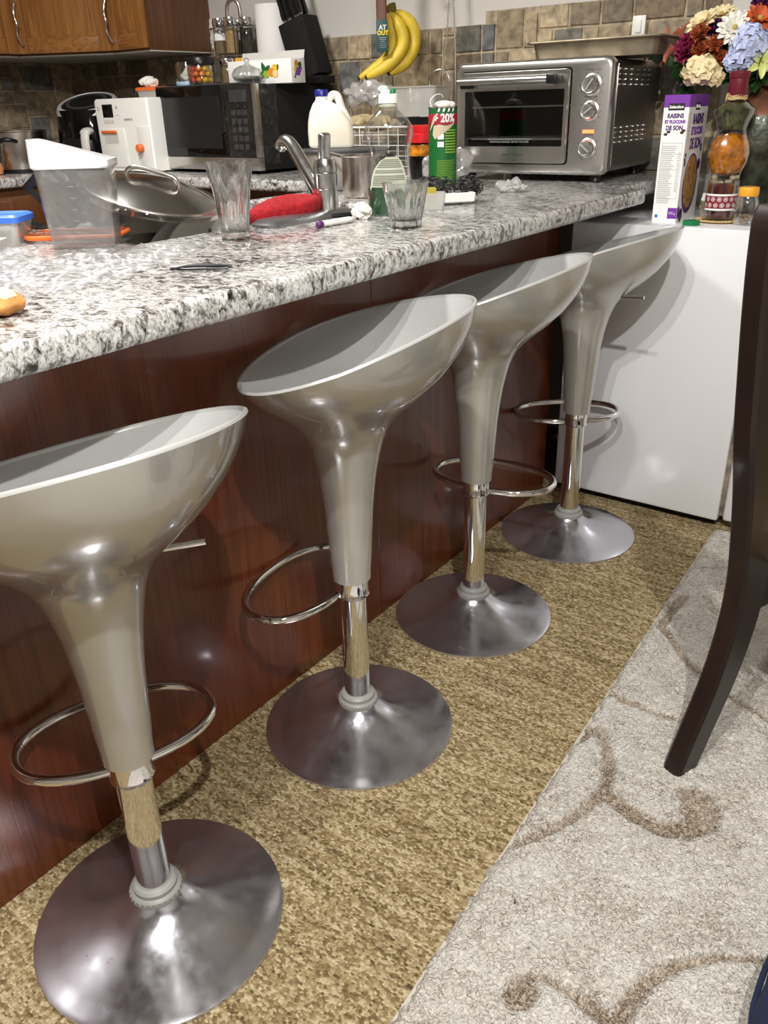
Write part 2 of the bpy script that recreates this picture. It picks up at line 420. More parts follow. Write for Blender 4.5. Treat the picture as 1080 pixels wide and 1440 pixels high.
def ball(bm, c, r, u=20, v=12, mtx=None):
    R = r if isinstance(r, (tuple, list)) else (r, r, r)
    secs = []
    for j in range(v+1):
        t = PI*j/v; s = max(math.sin(t), 1e-3)
        secs.append([(c[0]+R[0]*s*math.cos(2*PI*i/u), c[1]+R[1]*s*math.sin(2*PI*i/u), c[2]-R[2]*math.cos(t)) for i in range(u)])
    vs = [x for q in rings(bm, secs) for x in q]
    if mtx is not None: bmesh.ops.transform(bm, matrix=mtx, verts=vs)
    return vs

def creased(bm, amp, sc, seed=0):
    for v in bm.verts:
        p = v.co*sc+Vector((seed, seed*1.7, -seed))
        f = noise.voronoi(p)[0]; d = (f[1]-f[0])*.9-.35+.5*noise.noise(p*.7)
        v.co += (v.normal if v.normal.length > .1 else Vector((0, 0, 1)))*d*amp

def lumpy(bm, amp, sc, seed=0, ridged=False):
    for v in bm.verts:
        p = v.co*sc+Vector((seed, seed*1.7, -seed))
        d = noise.noise(p)+.5*noise.noise(p*2.1)
        if ridged: d = .5-abs(d)*1.6
        v.co += (v.normal if v.normal.length > .1 else Vector((0, 0, 1)))*d*amp

def prism(bm, poly, z0, z1, bev=0):
    a = [bm.verts.new((x, y, z0)) for x, y in poly]; b = [bm.verts.new((x, y, z1)) for x, y in poly]
    n = len(poly); fs = [bm.faces.new(a[::-1]), bm.faces.new(b)]
    for i in range(n): fs.append(bm.faces.new((a[i], a[(i+1) % n], b[(i+1) % n], b[i])))
    if bev: bmesh.ops.bevel(bm, geom=list(set(e for f in fs for e in f.edges)), offset=bev, segments=2, profile=.5, affect='EDGES')
    return bm

def xf(bm, loc=(0, 0, 0), rot=(0, 0, 0), sc=(1, 1, 1)):
    from mathutils import Euler
    bmesh.ops.transform(bm, matrix=Matrix.Translation(loc) @ Euler(rot).to_matrix().to_4x4() @ Matrix.Diagonal((*sc, 1)), verts=bm.verts)
    return bm

def text_bm(s, size, sx=1, align='CENTER', bold=0.0, ext=.0002):
    cu = bpy.data.curves.new('lettering', 'FONT'); cu.body = s; cu.size = size; cu.align_x = align; cu.align_y = 'CENTER'
    cu.extrude = ext; cu.offset = bold; cu.resolution_u = 3
    o = bpy.data.objects.new('lettering', cu); C.objects.link(o)
    me = bpy.data.meshes.new_from_object(o.evaluated_get(bpy.context.evaluated_depsgraph_get()))
    bpy.data.objects.remove(o); bpy.data.curves.remove(cu)
    bm = B(); bm.from_mesh(me); bpy.data.meshes.remove(me)
    if sx != 1: xf(bm, sc=(sx, 1, 1))
    return bm

def text(name, s, size, m, parent, loc, rot, sx=1, align='CENTER', bold=0.0):
    bm = text_bm(s, size, sx, align, bold)
    return part(name, bm, m, parent, loc=loc, rot=rot, ang=60)

def bend(bm, R):
    """wrap a mesh lying in x/z (y outward is -y) round a cylinder of radius R about z"""
    for v in bm.verts:
        a = v.co.x/R-PI/2; rr = R-v.co.y
        v.co = Vector((rr*math.cos(a), rr*math.sin(a), v.co.z))
    return bm

def colour_attr(o, name, cols):
    at = o.data.color_attributes.new(name, 'FLOAT_COLOR', 'CORNER')
    i = 0
    for p, c in zip(o.data.polygons, cols):
        for li in p.loop_indices: at.data[li].color = (*c, 1)

FRONT = (PI/2, 0, 0)              # lettering on a face that looks along -y
SIDE = (PI/2, 0, PI/2)            # lettering on a face that looks along +x

# ------------------------------------------------------------------ the setting
TOP, UND = .947, .907            # worktop top and underside
XL, XR, YN, YB, H = -2.79, 2.6, -2.7, 2.04, 2.5
def wall(name, a, m='paint'):
    return struct(part(name, box(B(), *a), m))
wall('floor', (XL-.1, XR+.1, YN-.1, YB+.1, -.06, 0), 'carpet')
wall('ceiling', (XL-.1, XR+.1, YN-.1, YB+.1, H, H+.06), 'ceil')
wall('wall_back', (XL-.1, XR+.1, YB, YB+.1, 0, H))
wall('wall_left', (XL-.1, XL, YN-.1, YB, 0, H))
wall('wall_right', (XR, XR+.1, YN-.1, YB, 0, H), 'darkwall')
wall('wall_front', (XL, XR, YN-.1, YN, 0, H), 'darkwall')

def backsplash(name, length, height_fn, seed, xform):
    """ashlar slate: tiles of one to three cells laid on a grid, set in grout"""
    rnd = random.Random(seed); g = .054; nx = int(length/g); nz = 10
    used = set(); bm = B(); cols = []
    pal = [(.25, .20, .135), (.30, .235, .15), (.15, .15, .145), (.17, .125, .08), (.22, .18, .13), (.37, .30, .20), (.12, .125, .13), (.135, .13, .11), (.20, .16, .11)]
    gc = (.36, .30, .21)
    hmax = height_fn(length/2)
    # the grout bed is the union of the strips under the tiles
    xs = [0]+[x for x in (length*.0,) if 0]+[length]
    steps = []
    x = 0.0
    while x < length-1e-6:
        h = height_fn(x+.001); x2 = x
        while x2 < length-1e-6 and abs(height_fn(x2+.001)-h) < 1e-6: x2 += .002
        steps.append((x, min(x2, length), h)); x = x2
    def addbox(x0, x1, z0, z1, d0, d1, col, bev=0):
        n0 = len(bm.faces); box(bm, x0, x1, d0, d1, z0, z1)
        cols.extend([col]*(len(bm.faces)-n0))
    for x0, x1, h in steps: addbox(x0, x1, 0, h, 0, .006, gc)
    shapes = [(2, 2), (3, 2), (2, 2), (2, 3), (1, 1), (1, 2), (2, 1), (3, 2)]
    for iz in range(nz):
        for ix in range(nx):
            if (ix, iz) in used: continue
            opts = shapes[:]; rnd.shuffle(opts); opts.append((1, 1))
            for w, h in opts:
                cells = [(ix+a, iz+b) for a in range(w) for b in range(h)]
                if any(c in used or c[0] >= nx for c in cells): continue
                used.update(cells); break
            x0, x1, z0, z1 = ix*g+.004, (ix+w)*g-.004, iz*g+.004, (iz+h)*g-.004
            lim = min(height_fn(x0), height_fn(x1))
            if z0 > lim-.02: continue
            z1 = min(z1, lim-.002)
            c = rnd.choice(pal); k = rnd.uniform(.8, 1.2)
            j = lambda: rnd.uniform(-.0016, .0016)
            n0 = len(bm.faces); d = .011+rnd.uniform(0, .003)
            lo = [(x0+j(), z0+j()), (x1+j(), z0+j()), (x1+j(), z1+j()), (x0+j(), z1+j())]
            a = [bm.verts.new((px, .005, pz)) for px, pz in lo]
            cx, cz = (x0+x1)/2, (z0+z1)/2
            b2 = [bm.verts.new((px+(cx-px)*.02, d-.002, pz+(cz-pz)*.02)) for px, pz in lo]
            b3 = [bm.verts.new((px+(cx-px)*.07, d, pz+(cz-pz)*.07)) for px, pz in lo]
            for u, v in ((a, b2), (b2, b3)):
                for q in range(4): bm.faces.new((u[q], u[(q+1) % 4], v[(q+1) % 4], v[q]))
            bm.faces.new(b3)
            cols.extend([tuple(v*k for v in c)]*(len(bm.faces)-n0))
    bmesh.ops.transform(bm, matrix=xform, verts=bm.verts)
    me = bpy.data.meshes.new(name); bm.normal_update(); bm.to_mesh(me); bm.free()
    o = bpy.data.objects.new(name, me); C.objects.link(o); me.materials.append(M['tile'])
    at = me.color_attributes.new('stone', 'FLOAT_COLOR', 'CORNER')
    for p, c in zip(me.polygons, cols):
        for li in p.loop_indices: at.data[li].color = (*c, 1)
    return struct(o)
# on the back wall: x runs left to right, depth towards the room
backsplash('trim_1', 3.10, lambda x: .462 if x < 2.28 else .50, 5, Matrix.Translation((XL, YB, TOP)) @ Matrix(((1, 0, 0, 0), (0, -1, 0, 0), (0, 0, 1, 0), (0, 0, 0, 1))))
backsplash('trim_2', 2.4, lambda x: .455, 11, Matrix.Translation((XL, YB-.016-2.4, TOP)) @ Matrix(((0, 1, 0, 0), (1, 0, 0, 0), (0, 0, 1, 0), (0, 0, 0, 1))))

def plate(name, label, x, z, w, h, slots, m='whiteplastic'):
    t = thing(name, label, 'outlet', (x, YB-.018, z))
    part('cover_plate', box(B(), -w/2, w/2, -.007, .002, -h/2, h/2, .003), m, t)
    if slots == 'switch': part('rocker', box(B(), -.009, .009, -.012, -.005, -.017, .017, .002), m, t)
    else:
        for dz in (.022, -.022):
            r = part('socket', box(B(), -.014, .014, -.010, -.006, dz-.013, dz+.013, .002), m, t)
            s = B(); cbox(s, (-.005, -.0103, dz), (.002, .001, .008)); cbox(s, (.005, -.0103, dz), (.002, .001, .008)); part('slot', s, 'black', r)
    return t
plate('light_switch', 'small white switch plate on the stone tiles above the baking tray', .043, 1.365, .042, .060, 'switch')
t = plate('wall_outlet', 'white outlet plate on the painted wall behind the spice carousel', -1.865, 1.46, .075, .115, 'o')
t.location.y = YB

# ------------------------------------------------------------------ worktop, cabinets, sink
def cells_slab(xs, ys, inside, z0, z1):
    bm = B(); V = {}
    def v(i, j, k):
        if (i, j, k) not in V: V[(i, j, k)] = bm.verts.new((xs[i], ys[j], (z0, z1)[k]))
        return V[(i, j, k)]
    ok = lambda i, j: 0 <= i < len(xs)-1 and 0 <= j < len(ys)-1 and inside((xs[i]+xs[i+1])/2, (ys[j]+ys[j+1])/2)
    for i in range(len(xs)-1):
        for j in range(len(ys)-1):
            if not ok(i, j): continue
            bm.faces.new((v(i, j, 1), v(i+1, j, 1), v(i+1, j+1, 1), v(i, j+1, 1)))
            bm.faces.new((v(i, j, 0), v(i, j+1, 0), v(i+1, j+1, 0), v(i+1, j, 0)))
            for di, dj, a, b in ((-1, 0, (i, j+1), (i, j)), (1, 0, (i+1, j), (i+1, j+1)), (0, -1, (i, j), (i+1, j)), (0, 1, (i+1, j+1), (i, j+1))):
                if not ok(i+di, j+dj):
                    bm.faces.new((v(*a, 0), v(*b, 0), v(*b, 1), v(*a, 1)))
    bmesh.ops.recalc_face_normals(bm, faces=bm.faces)
    bmesh.ops.dissolve_limit(bm, angle_limit=.01, verts=bm.verts, edges=bm.edges)
    es = [e for e in bm.edges if len(e.link_faces) == 2 and abs(e.verts[0].co.z-e.verts[1].co.z) < 1e-6 and e.calc_face_angle(0) > 1]
    bmesh.ops.bevel(bm, geom=es, offset=.011, segments=4, profile=.5, affect='EDGES')
    return bm
xs = [XL+.012, -2.15, -.56, -.52, -.17, .235, .309]
ys = [-1.7, -.8, .17, .90, 1.40, 1.492, YB-.016]
def in_top(x, y):
    if -.52 < x < -.17 and .17 < y < .90: return False
    if x < -2.15: return y > -.8
    if x < -.56: return y > 1.40
    if x < .235: return True
    return y < 1.492
tag(part('granite_worktop', cells_slab(xs, ys, in_top, UND, TOP), 'granite'), 'white and black speckled granite worktop with a rounded edge over the bar stools', 'worktop')

t = thing('peninsula_cabinet', 'glossy cherry wood peninsula cabinet under the granite behind the bar stools', 'cabinet', (-.2, 0, 0))
for y0, y1 in ((-1.66, -.6305), (-.6295, .5745), (.5755, 1.490)):
    part('back_panel', box(B(), .245, .267, y0, y1, 0, UND-.001, .001, 1), 'cherry', t)
part('end_panel', box(B(), -.32, .245, 1.47, 1.490, 0, UND-.001), 'cherry', t)
part('kitchen_front', box(B(), -.34, -.32, -1.66, 1.36, 0, UND-.001), 'oakdark', t)
s = thing('kitchen_sink', 'undermount steel sink sunk in the granite behind the tap, full of washing-up', 'sink', (-.345, .535, .70))
bm = B()
for (x0, x1, y0, y1) in ((-.177, .177, -.367, .367),):
    o = [(x0, y0), (x1, y0), (x1, y1), (x0, y1)]
    secs = [[(x*1.0, y*1.0, .206) for x, y in o], [(x*.985, y*.99, .03) for x, y in o], [(x*.93, y*.96, .004) for x, y in o], [(x*.5, y*.5, 0) for x, y in o]]
    rings(bm, secs, True, False, True)
part('basin', bm, 'steel', s)
part('drain', lathe(B(), [(.04, .001), (.04, .004), (.03, .005), (.028, .002), (0, .002)], 24), 'steeldark', s)

t = thing('base_cabinet', 'brown base cabinet below the far worktop, behind the pot lid and red cloth', 'cabinet', (-1.2, 1.7, 0))
part('carcass', box(B(), -.94, .64, -.24, .32, .09, UND-.001), 'oakdark', t)
for i in range(3):
    x0 = -.93+i*.53
    d = part('drawer', box(B(), x0, x0+.51, -.262, -.24, .745, .875, .004), 'oakdark', t)
    part('handle', tube(B(), smooth_path([(x0+.2, -.262, .81), (x0+.205, -.285, .81), (x0+.255, -.29, .81), (x0+.305, -.285, .81), (x0+.31, -.262, .81)]), .005), 'nickel', d)
    part('door', box(B(), x0, x0+.51, -.262, -.24, .10, .73, .004), 'oakdark', t)
t = thing('base_cabinet', 'brown base cabinet along the left wall, below the worktop with the steel cooking pot', 'cabinet', (-2.47, .3, 0))
part('carcass', box(B(), -.30, .28, -1.08, 1.66, .09, UND-.001), 'oakdark', t)
for i in range(3):
    y0 = -1.06+i*.70
    d = part('drawer', box(B(), .28, .302, y0, y0+.68, .745, .875, .004), 'oakdark', t)
    part('handle', tube(B(), smooth_path([(.302, y0+.28, .81), (.325, y0+.285, .81), (.33, y0+.34, .81), (.325, y0+.395, .81), (.302, y0+.4, .81)]), .005), 'nickel', d)
    part('door', box(B(), .28, .302, y0, y0+.68, .10, .73, .004), 'oakdark', t)

# wall cabinets with raised-panel doors
def cab_door(parent, p0, p1, z0, z1, handle_at):
    """door standing between two floor-plan points; looks to the right-hand side of p0>p1"""
    p0, p1 = Vector((*p0, 0)), Vector((*p1, 0)); w = (p1-p0).length; ang = math.atan2((p1-p0).y, (p1-p0).x)
    mt = Matrix.Translation(p0) @ Matrix.Rotation(ang, 4, 'Z')
    g = .004; fr = .055
    bm = B()
    box(bm, g, fr, -.021, 0, z0, z1, .003); box(bm, w-fr, w-g, -.021, 0, z0, z1, .003)
    bm.transform(mt)
    d = part('door', bm, 'oak', parent)
    for za in (z0, z1-fr):
        bm = B(); box(bm, fr+.0005, w-fr-.0005, -.020, 0, za, za+fr, .003)
        bm.transform(mt); part('rail', bm, 'oakx', d)
    bm = B(); rings(bm, [[(fr-.002, y, z0+fr-.002), (w-fr+.002, y, z0+fr-.002), (w-fr+.002, y, z1-fr+.002), (fr-.002, y, z1-fr+.002)] for y in (0, -.009)] + [[(fr+.022, -.016, z0+fr+.022), (w-fr-.022, -.016, z0+fr+.022), (w-fr-.022, -.016, z1-fr-.022), (fr+.022, -.016, z1-fr-.022)]])
    bm.transform(mt); part('raised_panel', bm, 'oak', d)
    hx = handle_at if handle_at > 0 else w+handle_at
    hz = z0+.03
    pts = smooth_path([(hx, -.020, hz), (hx+.002, -.033, hz+.006), (hx-.004, -.045, hz+.04), (hx+.003, -.047, hz+.075), (hx-.003, -.045, hz+.11), (hx, -.033, hz+.15), (hx, -.020, hz+.156)], 6)
    bm = B(); rr = [.0042+.0028*math.sin(PI*i/(len(pts)-1)*5)**2 for i in range(len(pts))]
    tube(bm, pts, rr, 10); ball(bm, (hx, -.024, hz+.002), .007, 10, 8); ball(bm, (hx, -.024, hz+.154), .007, 10, 8)
    bm.transform(mt); part('handle', bm, 'nickel', d)
    return d
CZ0, CZ1 = 1.395, 2.15
def wall_cab(label, poly, doors):
    t = thing('wall_cabinet', label, 'cabinet', (0, 0, 0))
    part('carcass', prism(B(), poly, CZ0, CZ1), 'oakdark', t)
    cx = sum(p[0] for p in poly)/len(poly); cy = sum(p[1] for p in poly)/len(poly)
    part('underside', prism(B(), [(cx+(x-cx)*.985, cy+(y-cy)*.985) for x, y in poly], CZ0-.006, CZ0-.0002), 'soffit', t)
    for a, b, h in doors: cab_door(t, a, b, CZ0+.006, CZ1-.01, h)
    return t
wall_cab('honey oak wall cabinet cut by the left edge, on the left wall', [(XL+.001, .55), (-2.472, .55), (-2.472, 1.489), (XL+.001, 1.489)], [((-2.472, 1.02), (-2.472, 1.485), .03), ((-2.472, .555), (-2.472, 1.015), -.03)])
wall_cab('honey oak corner wall cabinet set diagonally, with the widest door and a wavy handle', [(XL+.001, 1.491), (-2.472, 1.491), (-2.106, 1.70), (-2.106, YB-.001), (XL+.001, YB-.001)], [((-2.472, 1.491), (-2.106, 1.70), .035)])
wall_cab('narrow wall cabinet with dark brown end panel, above the white appliance and microwave', [(-2.104, 1.70), (-1.868, 1.70), (-1.868, YB-.001), (-2.104, YB-.001)], [((-2.104, 1.70), (-1.868, 1.70), .03)])

# ------------------------------------------------------------------ bar stools
def resample(pts, n):
    d = [0]
    for a, b in zip(pts, pts[1:]): d.append(d[-1]+math.dist(a, b))
    out = []
    for i in range(n):
        s = d[-1]*i/(n-1); k = max(j for j in range(len(d)) if d[j] <= s+1e-9); k = min(k, len(d)-2)
        f = (s-d[k])/(d[k+1]-d[k]); out.append([pts[k][q]+(pts[k+1][q]-pts[k][q])*f for q in range(2)])
    return out
PF = resample([(0, 0), (.035, .15), (.085, .30), (.19, .46), (.38, .60), (.62, .73), (.85, .87), (1, 1)], 16)
PB = resample([(0, 0), (.045, .13), (.095, .235), (.18, .325), (.33, .415), (.53, .515), (.72, .63), (.87, .76), (.955, .87), (1, 1)], 16)
def stool(label, x, y, s, phi, dz, ring_dir, lever_dir, lever_len=.15):
    """s: height of the sleeve's lower end above the floor; phi: where the seat back points"""
    t = thing('bar_stool', label, 'bar stool', (x, y, 0), 0, 'silver bar stools along the counter')
    part('base', lathe(B(), [(.1945, 0), (.1955, .003), (.1945, .0065), (.188, .0085), (.16, .013), (.13, .019), (.10, .027), (.075, .036), (.055, .047), (.043, .058), (.037, .066), (.0, .066)], 96), 'chromebase', t, ang=50)
    bm = lathe(B(), [(.028, .058), (.036, .058), (.040, .062), (.040, .072), (.037, .075), (.0345, .076), (.0345, .083), (.031, .086), (.027, .086)], 48)
    for k in range(28):
        a = 2*PI*k/28; ball(bm, (.0395*math.cos(a), .0395*math.sin(a), .067), (.0022, .0022, .0045), 6, 5)
    part('base_collar', bm, 'collar', t)
    part('pole', lathe(B(), [(.0262, .06), (.0262, s+.05)], 40), 'chrome', t)
    part('sleeve_collar', lathe(B(), [(.027, s-.010), (.0305, s-.010), (.0325, s-.007), (.0305, s-.003), (.0305, s+.032), (.027, s+.032)], 40), 'chrome', t)
    # shell
    n = 72; cp, sp = math.cos(phi), math.sin(phi)
    neck = [(.0345, .028), (.0366, .0285), (.0372, .05), (.040, .08), (.0428, .13), (.0462, .18), (.050, .215), (.055, .25)]
    bm = B(); secs = []
    rot = lambda X, Y: (X*cp-Y*sp, X*sp+Y*cp)
    for r, z in neck: secs.append([(*rot(r*math.cos(2*PI*i/n), r*math.sin(2*PI*i/n)), s+z) for i in range(n)])
    def rimpt(i):
        a = 2*PI*i/n; c = math.cos(a)
        X = .042+(.185 if c > 0 else .207)*c; Y = .232*math.sin(a)*(1-.31*c)
        return X, Y, .486+dz+.056*c
    RP = [rimpt(i) for i in range(n)]
    for k in range(1, 16):
        sec = []
        for i in range(n):
            a = 2*PI*i/n; w = (1+math.cos(a))/2; w = w*w*(3-2*w)
            rf = PF[k][0]*(1-w)+PB[k][0]*w; zf = PF[k][1]*(1-w)+PB[k][1]*w
            X0, Y0 = .055*math.cos(a), .055*math.sin(a); X, Y, Z = RP[i]
            sec.append((*rot(X0+(X-X0)*rf, Y0+(Y-Y0)*rf), s+.25+(Z-.25)*zf))
        secs.append(sec)
    def inset(d, dzz): 
        out = []
        for X, Y, Z in RP:
            l = math.hypot(X-.03, Y); k = (l-d)/l
            out.append((*rot(.03+(X-.03)*k, Y*k), s+Z+dzz))
        return out
    rings(bm, secs, True, True, False)
    part('seat_shell', bm, 'pearl', t, ang=60)
    bm = B(); rings(bm, [secs[-1], inset(.0012, .003), inset(.0035, .0042), inset(.0062, .003), inset(.009, -.001)], True, False, False)
    part('seat_rim', bm, 'seatrim', t, label='rolled seat rim, the light it catches put in as paler silver', ang=60)
    # inner bowl
    bm = B(); secs = []
    rim_in = inset(.0088, -.0005)
    cx, cy = rot(.03, 0); zc = s+.392+dz
    for k in range(15):
        rho = 1-k/14*.985
        sec = []
        for i in range(n):
            a = 2*PI*i/n; w = (1+math.cos(a))/2; p = 2.0+1.6*w
            X, Y, Z = rim_in[i]
            sec.append((cx+(X-cx)*rho, cy+(Y-cy)*rho, zc+(Z-zc)*rho**p))
        secs.append(sec)
    rings(bm, secs, True, False, True)
    part('seat_pan', bm, 'seatin', t, label='matte silver inner seat bowl', ang=60)
    # foot ring
    cr, sr = math.cos(ring_dir), math.sin(ring_dir); bm = B(); pts = []
    for k in range(64):
        a = 2*PI*k/64; u = .112+.088*math.copysign(abs(math.cos(a))**.9, math.cos(a)); v = .150*math.copysign(abs(math.sin(a))**.92, math.sin(a))
        pts.append((u*cr-v*sr, u*sr+v*cr, s-.010))
    tube(bm, pts, .0082, 12, True)
    part('footrest', bm, 'chrome', t)
    # height lever
    d = Vector((math.cos(lever_dir), math.sin(lever_dir), 0))
    bm = tube(B(), [d*.03+Vector((0, 0, s+.352)), d*.09+Vector((0, 0, s+.357)), d*lever_len+Vector((0, 0, s+.364))], .0045, 10)
    part('height_lever', bm, 'chrome', t)
    return t
SD = lambda d: math.radians(d)
stool('silver bar stool nearest the camera, cut off by the left edge', .295, -.335, .3095, SD(-8), .013, SD(154), SD(42))
stool('silver bar stool second from the camera, right beside the nearest one', .275, .213, .3295, SD(28), .007, SD(188), SD(135))
stool('silver bar stool third from the camera, its foot ring sticking out to the right', .259, .706, .3475, SD(16.6), -.006, SD(98), SD(140))
stool('silver bar stool farthest from the camera, in front of the white fridge', .268, 1.244, .3545, SD(1), -.014, SD(127), SD(-8), .165)

# ------------------------------------------------------------------ rug
def rug():
    import numpy as np
    t = thing('area_rug', 'cream shag rug with carved tan scrolls under the dark chair', 'rug', (.667, .6, 0), math.atan2(.041, 1))
    xs = np.concatenate([np.arange(0, .72, .0055), np.arange(.72, 1.62, .03)]); ys = np.concatenate([np.arange(-1.9, -1.0, .03), np.arange(-1.0, .882, .0055)])
    X, Y = np.meshgrid(xs, ys, indexing='ij')
    # scroll motif, floor coordinates
    S = SCROLLS
    a = math.atan2(.041, 1); ca, sa = math.cos(a), math.sin(a)
    WX, WY = .667+X*ca-Y*sa, .6+X*sa+Y*ca
    D = np.full(X.shape, 9.0)
    for pts, w0, w1 in S:
        P = smooth_path([(p[0], p[1], 0) for p in pts], 6) if len(pts) > 2 else [Vector((p[0], p[1], 0)) for p in pts]
        m = len(P)
        for i in range(m-1):
            ax, ay, bx, by = P[i].x, P[i].y, P[i+1].x, P[i+1].y
            dx, dy = bx-ax, by-ay; tt = np.clip(((WX-ax)*dx+(WY-ay)*dy)/(dx*dx+dy*dy+1e-12), 0, 1)
            d = np.hypot(WX-ax-tt*dx, WY-ay-tt*dy)-(w0+(w1-w0)*(i/(m-1)))
            D = np.minimum(D, d)
    rng = np.random.default_rng(3)
    mot = np.clip(.5-(D+rng.normal(0, .0012, D.shape))/.005, 0, 1)
    nz = np.array([[noise.noise(Vector((x*38, y*38, .3)))*.6+noise.noise(Vector((x*95, y*95, 1.3)))*.5 for y in ys] for x in xs])
    Z = .017+.0038*nz+rng.normal(0, .0012, X.shape)-mot*.0085
    edge = np.minimum(np.minimum(X/.012, (Y.max()-Y)/.012), 1); Z = Z*(.15+.85*np.clip(edge, 0, 1)**.5)
    Xj = X+rng.normal(0, .0014, X.shape)*(X < .72); Xj[:6] += nz[:6]*.014*(1-np.arange(6)/6)[:, None]
    nxx, nyy = X.shape
    verts = np.stack([Xj, Y, Z], -1).reshape(-1, 3)
    idx = np.arange(nxx*nyy).reshape(nxx, nyy)
    faces = np.stack([idx[:-1, :-1], idx[1:, :-1], idx[1:, 1:], idx[:-1, 1:]], -1).reshape(-1, 4)
    me = bpy.data.meshes.new('pile'); me.from_pydata(verts.tolist(), [], faces.tolist()); me.update()
    at = me.attributes.new('motif', 'FLOAT', 'POINT'); at.data.foreach_set('value', mot.reshape(-1).astype(np.float32))
    me.materials.append(M['rug'])
    me.polygons.foreach_set('use_smooth', [True]*len(me.polygons))
    o = bpy.data.objects.new('pile', me); C.objects.link(o); o.parent = t
    b = B(); box(b, -.002, 1.6, -1.9, .882, 0, .004); part('backing', b, 'binding', t)
    return t
SCROLLS = [
 ([(0.680, 0.410), (0.691, 0.459), (0.728, 0.428), (0.758, 0.376), (0.775, 0.315), (0.769, 0.263), (0.746, 0.191), (0.725, 0.150), (0.700, 0.106)], 0.011, 0.009),
 ([(0.778, 0.306), (0.818, 0.291), (0.868, 0.281), (0.904, 0.285), (0.934, 0.309), (0.952, 0.341), (0.941, 0.376), (0.914, 0.386)], 0.014, 0.026),
 ([(0.932, 0.355), (0.937, 0.369)], 0.03, 0.03),
 ([(0.675, 0.582), (0.720, 0.578), (0.770, 0.576), (0.826, 0.578)], 0.011, 0.003),
 ([(0.679, 1.056), (0.675, 0.908), (0.716, 0.856), (0.777, 0.786), (0.859, 0.733), (0.974, 0.680)], 0.013, 0.006),
 ([(0.832, -0.135), (0.834, -0.120)], 0.022, 0.022),
 ([(0.826, -0.103), (0.845, -0.090), (0.876, -0.086), (0.910, -0.088), (0.937, -0.093), (0.960, -0.092), (0.991, -0.108)], 0.004, 0.016),
 ([(0.962, -0.091), (0.967, -0.046), (0.980, 0.005), (1.011, 0.054), (1.051, 0.093), (1.103, 0.123)], 0.014, 0.004),
 ([(0.671, 1.230), (0.708, 1.250), (0.747, 1.285)], 0.002, 0.002),
]
rug()

# ------------------------------------------------------------------ white fridge
F = .853
t = thing('small_fridge', 'small white fridge standing at the end of the counter, the cereal box on top', 'fridge', (.366, 1.765, 0))
part('body', box(B(), -.265, .262, -.2655, .255, .028, F, .006, 3), 'white', t)
part('gasket', box(B(), .262, .276, -.255, .245, .045, F-.015), 'gasket', t)
part('door', box(B(), .276, .335, -.2655, .255, .034, F, .008, 3), 'white', t)
for fx in (-.22, .22):
    for fy in (-.22, .21): part('foot', lathe(B(), [(.018, 0), (.018, .012), (.010, .014), (.010, .030)], 16, (fx, fy, 0)), 'black', t)
part('plinth', box(B(), -.255, .25, -.245, .24, .012, .028), 'blackmatte', t)

# ------------------------------------------------------------------ dining chair
psi = math.radians(20)
t = thing('dining_chair', 'dark espresso wood dining chair with swept leg on the rug, right edge', 'chair', (.885, .49, .019), 0)
t.rotation_euler = (0, 0, PI/2-psi)      # local x = the way it faces, local y = its left
def limb(sp, wx, wy, y):
    """square-section limb: spine (x, z), width along x per point"""
    P = smooth_path([(a, y, z) for a, z in sp], 5); m = len(P); bm = B(); secs = []
    for i, p in enumerate(P):
        f = i/(m-1)*(len(wx)-1); k = min(int(f), len(wx)-2); w = wx[k]+(wx[k+1]-wx[k])*(f-k)
        h = wy/2; w /= 2; b = .006
        secs.append([(p.x-w, y-h+b, p.z), (p.x-w+b, y-h, p.z), (p.x+w-b, y-h, p.z), (p.x+w, y-h+b, p.z), (p.x+w, y+h-b, p.z), (p.x+w-b, y+h, p.z), (p.x-w+b, y+h, p.z), (p.x-w, y+h-b, p.z)])
    rings(bm, secs); return bm
spine = [(-.045, -.004), (-.012, .075), (.026, .165), (.052, .26), (.062, .36), (.052, .45), (.030, .56), (.004, .66), (-.014, .755), (-.030, .845), (-.042, .925), (-.050, .985), (-.052, 1.010)]
wdt = [.058, .062, .066, .070, .074, .074, .070, .066, .062, .058, .054, .046, .022]
CW = .43
for y in (0, -CW): part('back_leg', limb(spine, wdt, .040, y), 'chairwood', t)
part('top_rail', (lambda bm: (rings(bm, [[(-.055-.035*math.sin(PI*k/12), -.02-(CW-.04)*k/12, .90), (-.030-.035*math.sin(PI*k/12), -.02-(CW-.04)*k/12, .90), (-.040-.035*math.sin(PI*k/12), -.02-(CW-.04)*k/12, .995), (-.062-.035*math.sin(PI*k/12), -.02-(CW-.04)*k/12, .995)] for k in range(13)]), bm)[1])(B()), 'chairwood', t)
for k in range(3):
    yy = -.11-k*.105
    part('slat', tube(B(), smooth_path([(.035, yy, .46), (-.012, yy, .62), (-.045, yy, .78), (-.072, yy, .91)]), [.022]*19, 8, flat=.35), 'chairwood', t)
part('side_rail', box(B(), .095, .44, -.010, .012, .30, .405, .003), 'chairwood', t)
part('side_rail', box(B(), .095, .44, -CW-.012, -CW+.010, .30, .405, .003), 'chairwood', t)
part('front_rail', box(B(), .435, .458, -CW-.010, .012, .30, .405, .003), 'chairwood', t)
part('seat', box(B(), .080, .475, -CW-.018, .018, .405, .455, .016, 3), 'beige', t)
fl = [(.442, -.004), (.452, .09), (.458, .20), (.458, .31), (.455, .405)]
for y in (0, -CW): part('front_leg', limb(fl, [.034, .038, .044, .048, .05], .04, y), 'chairwood', t)

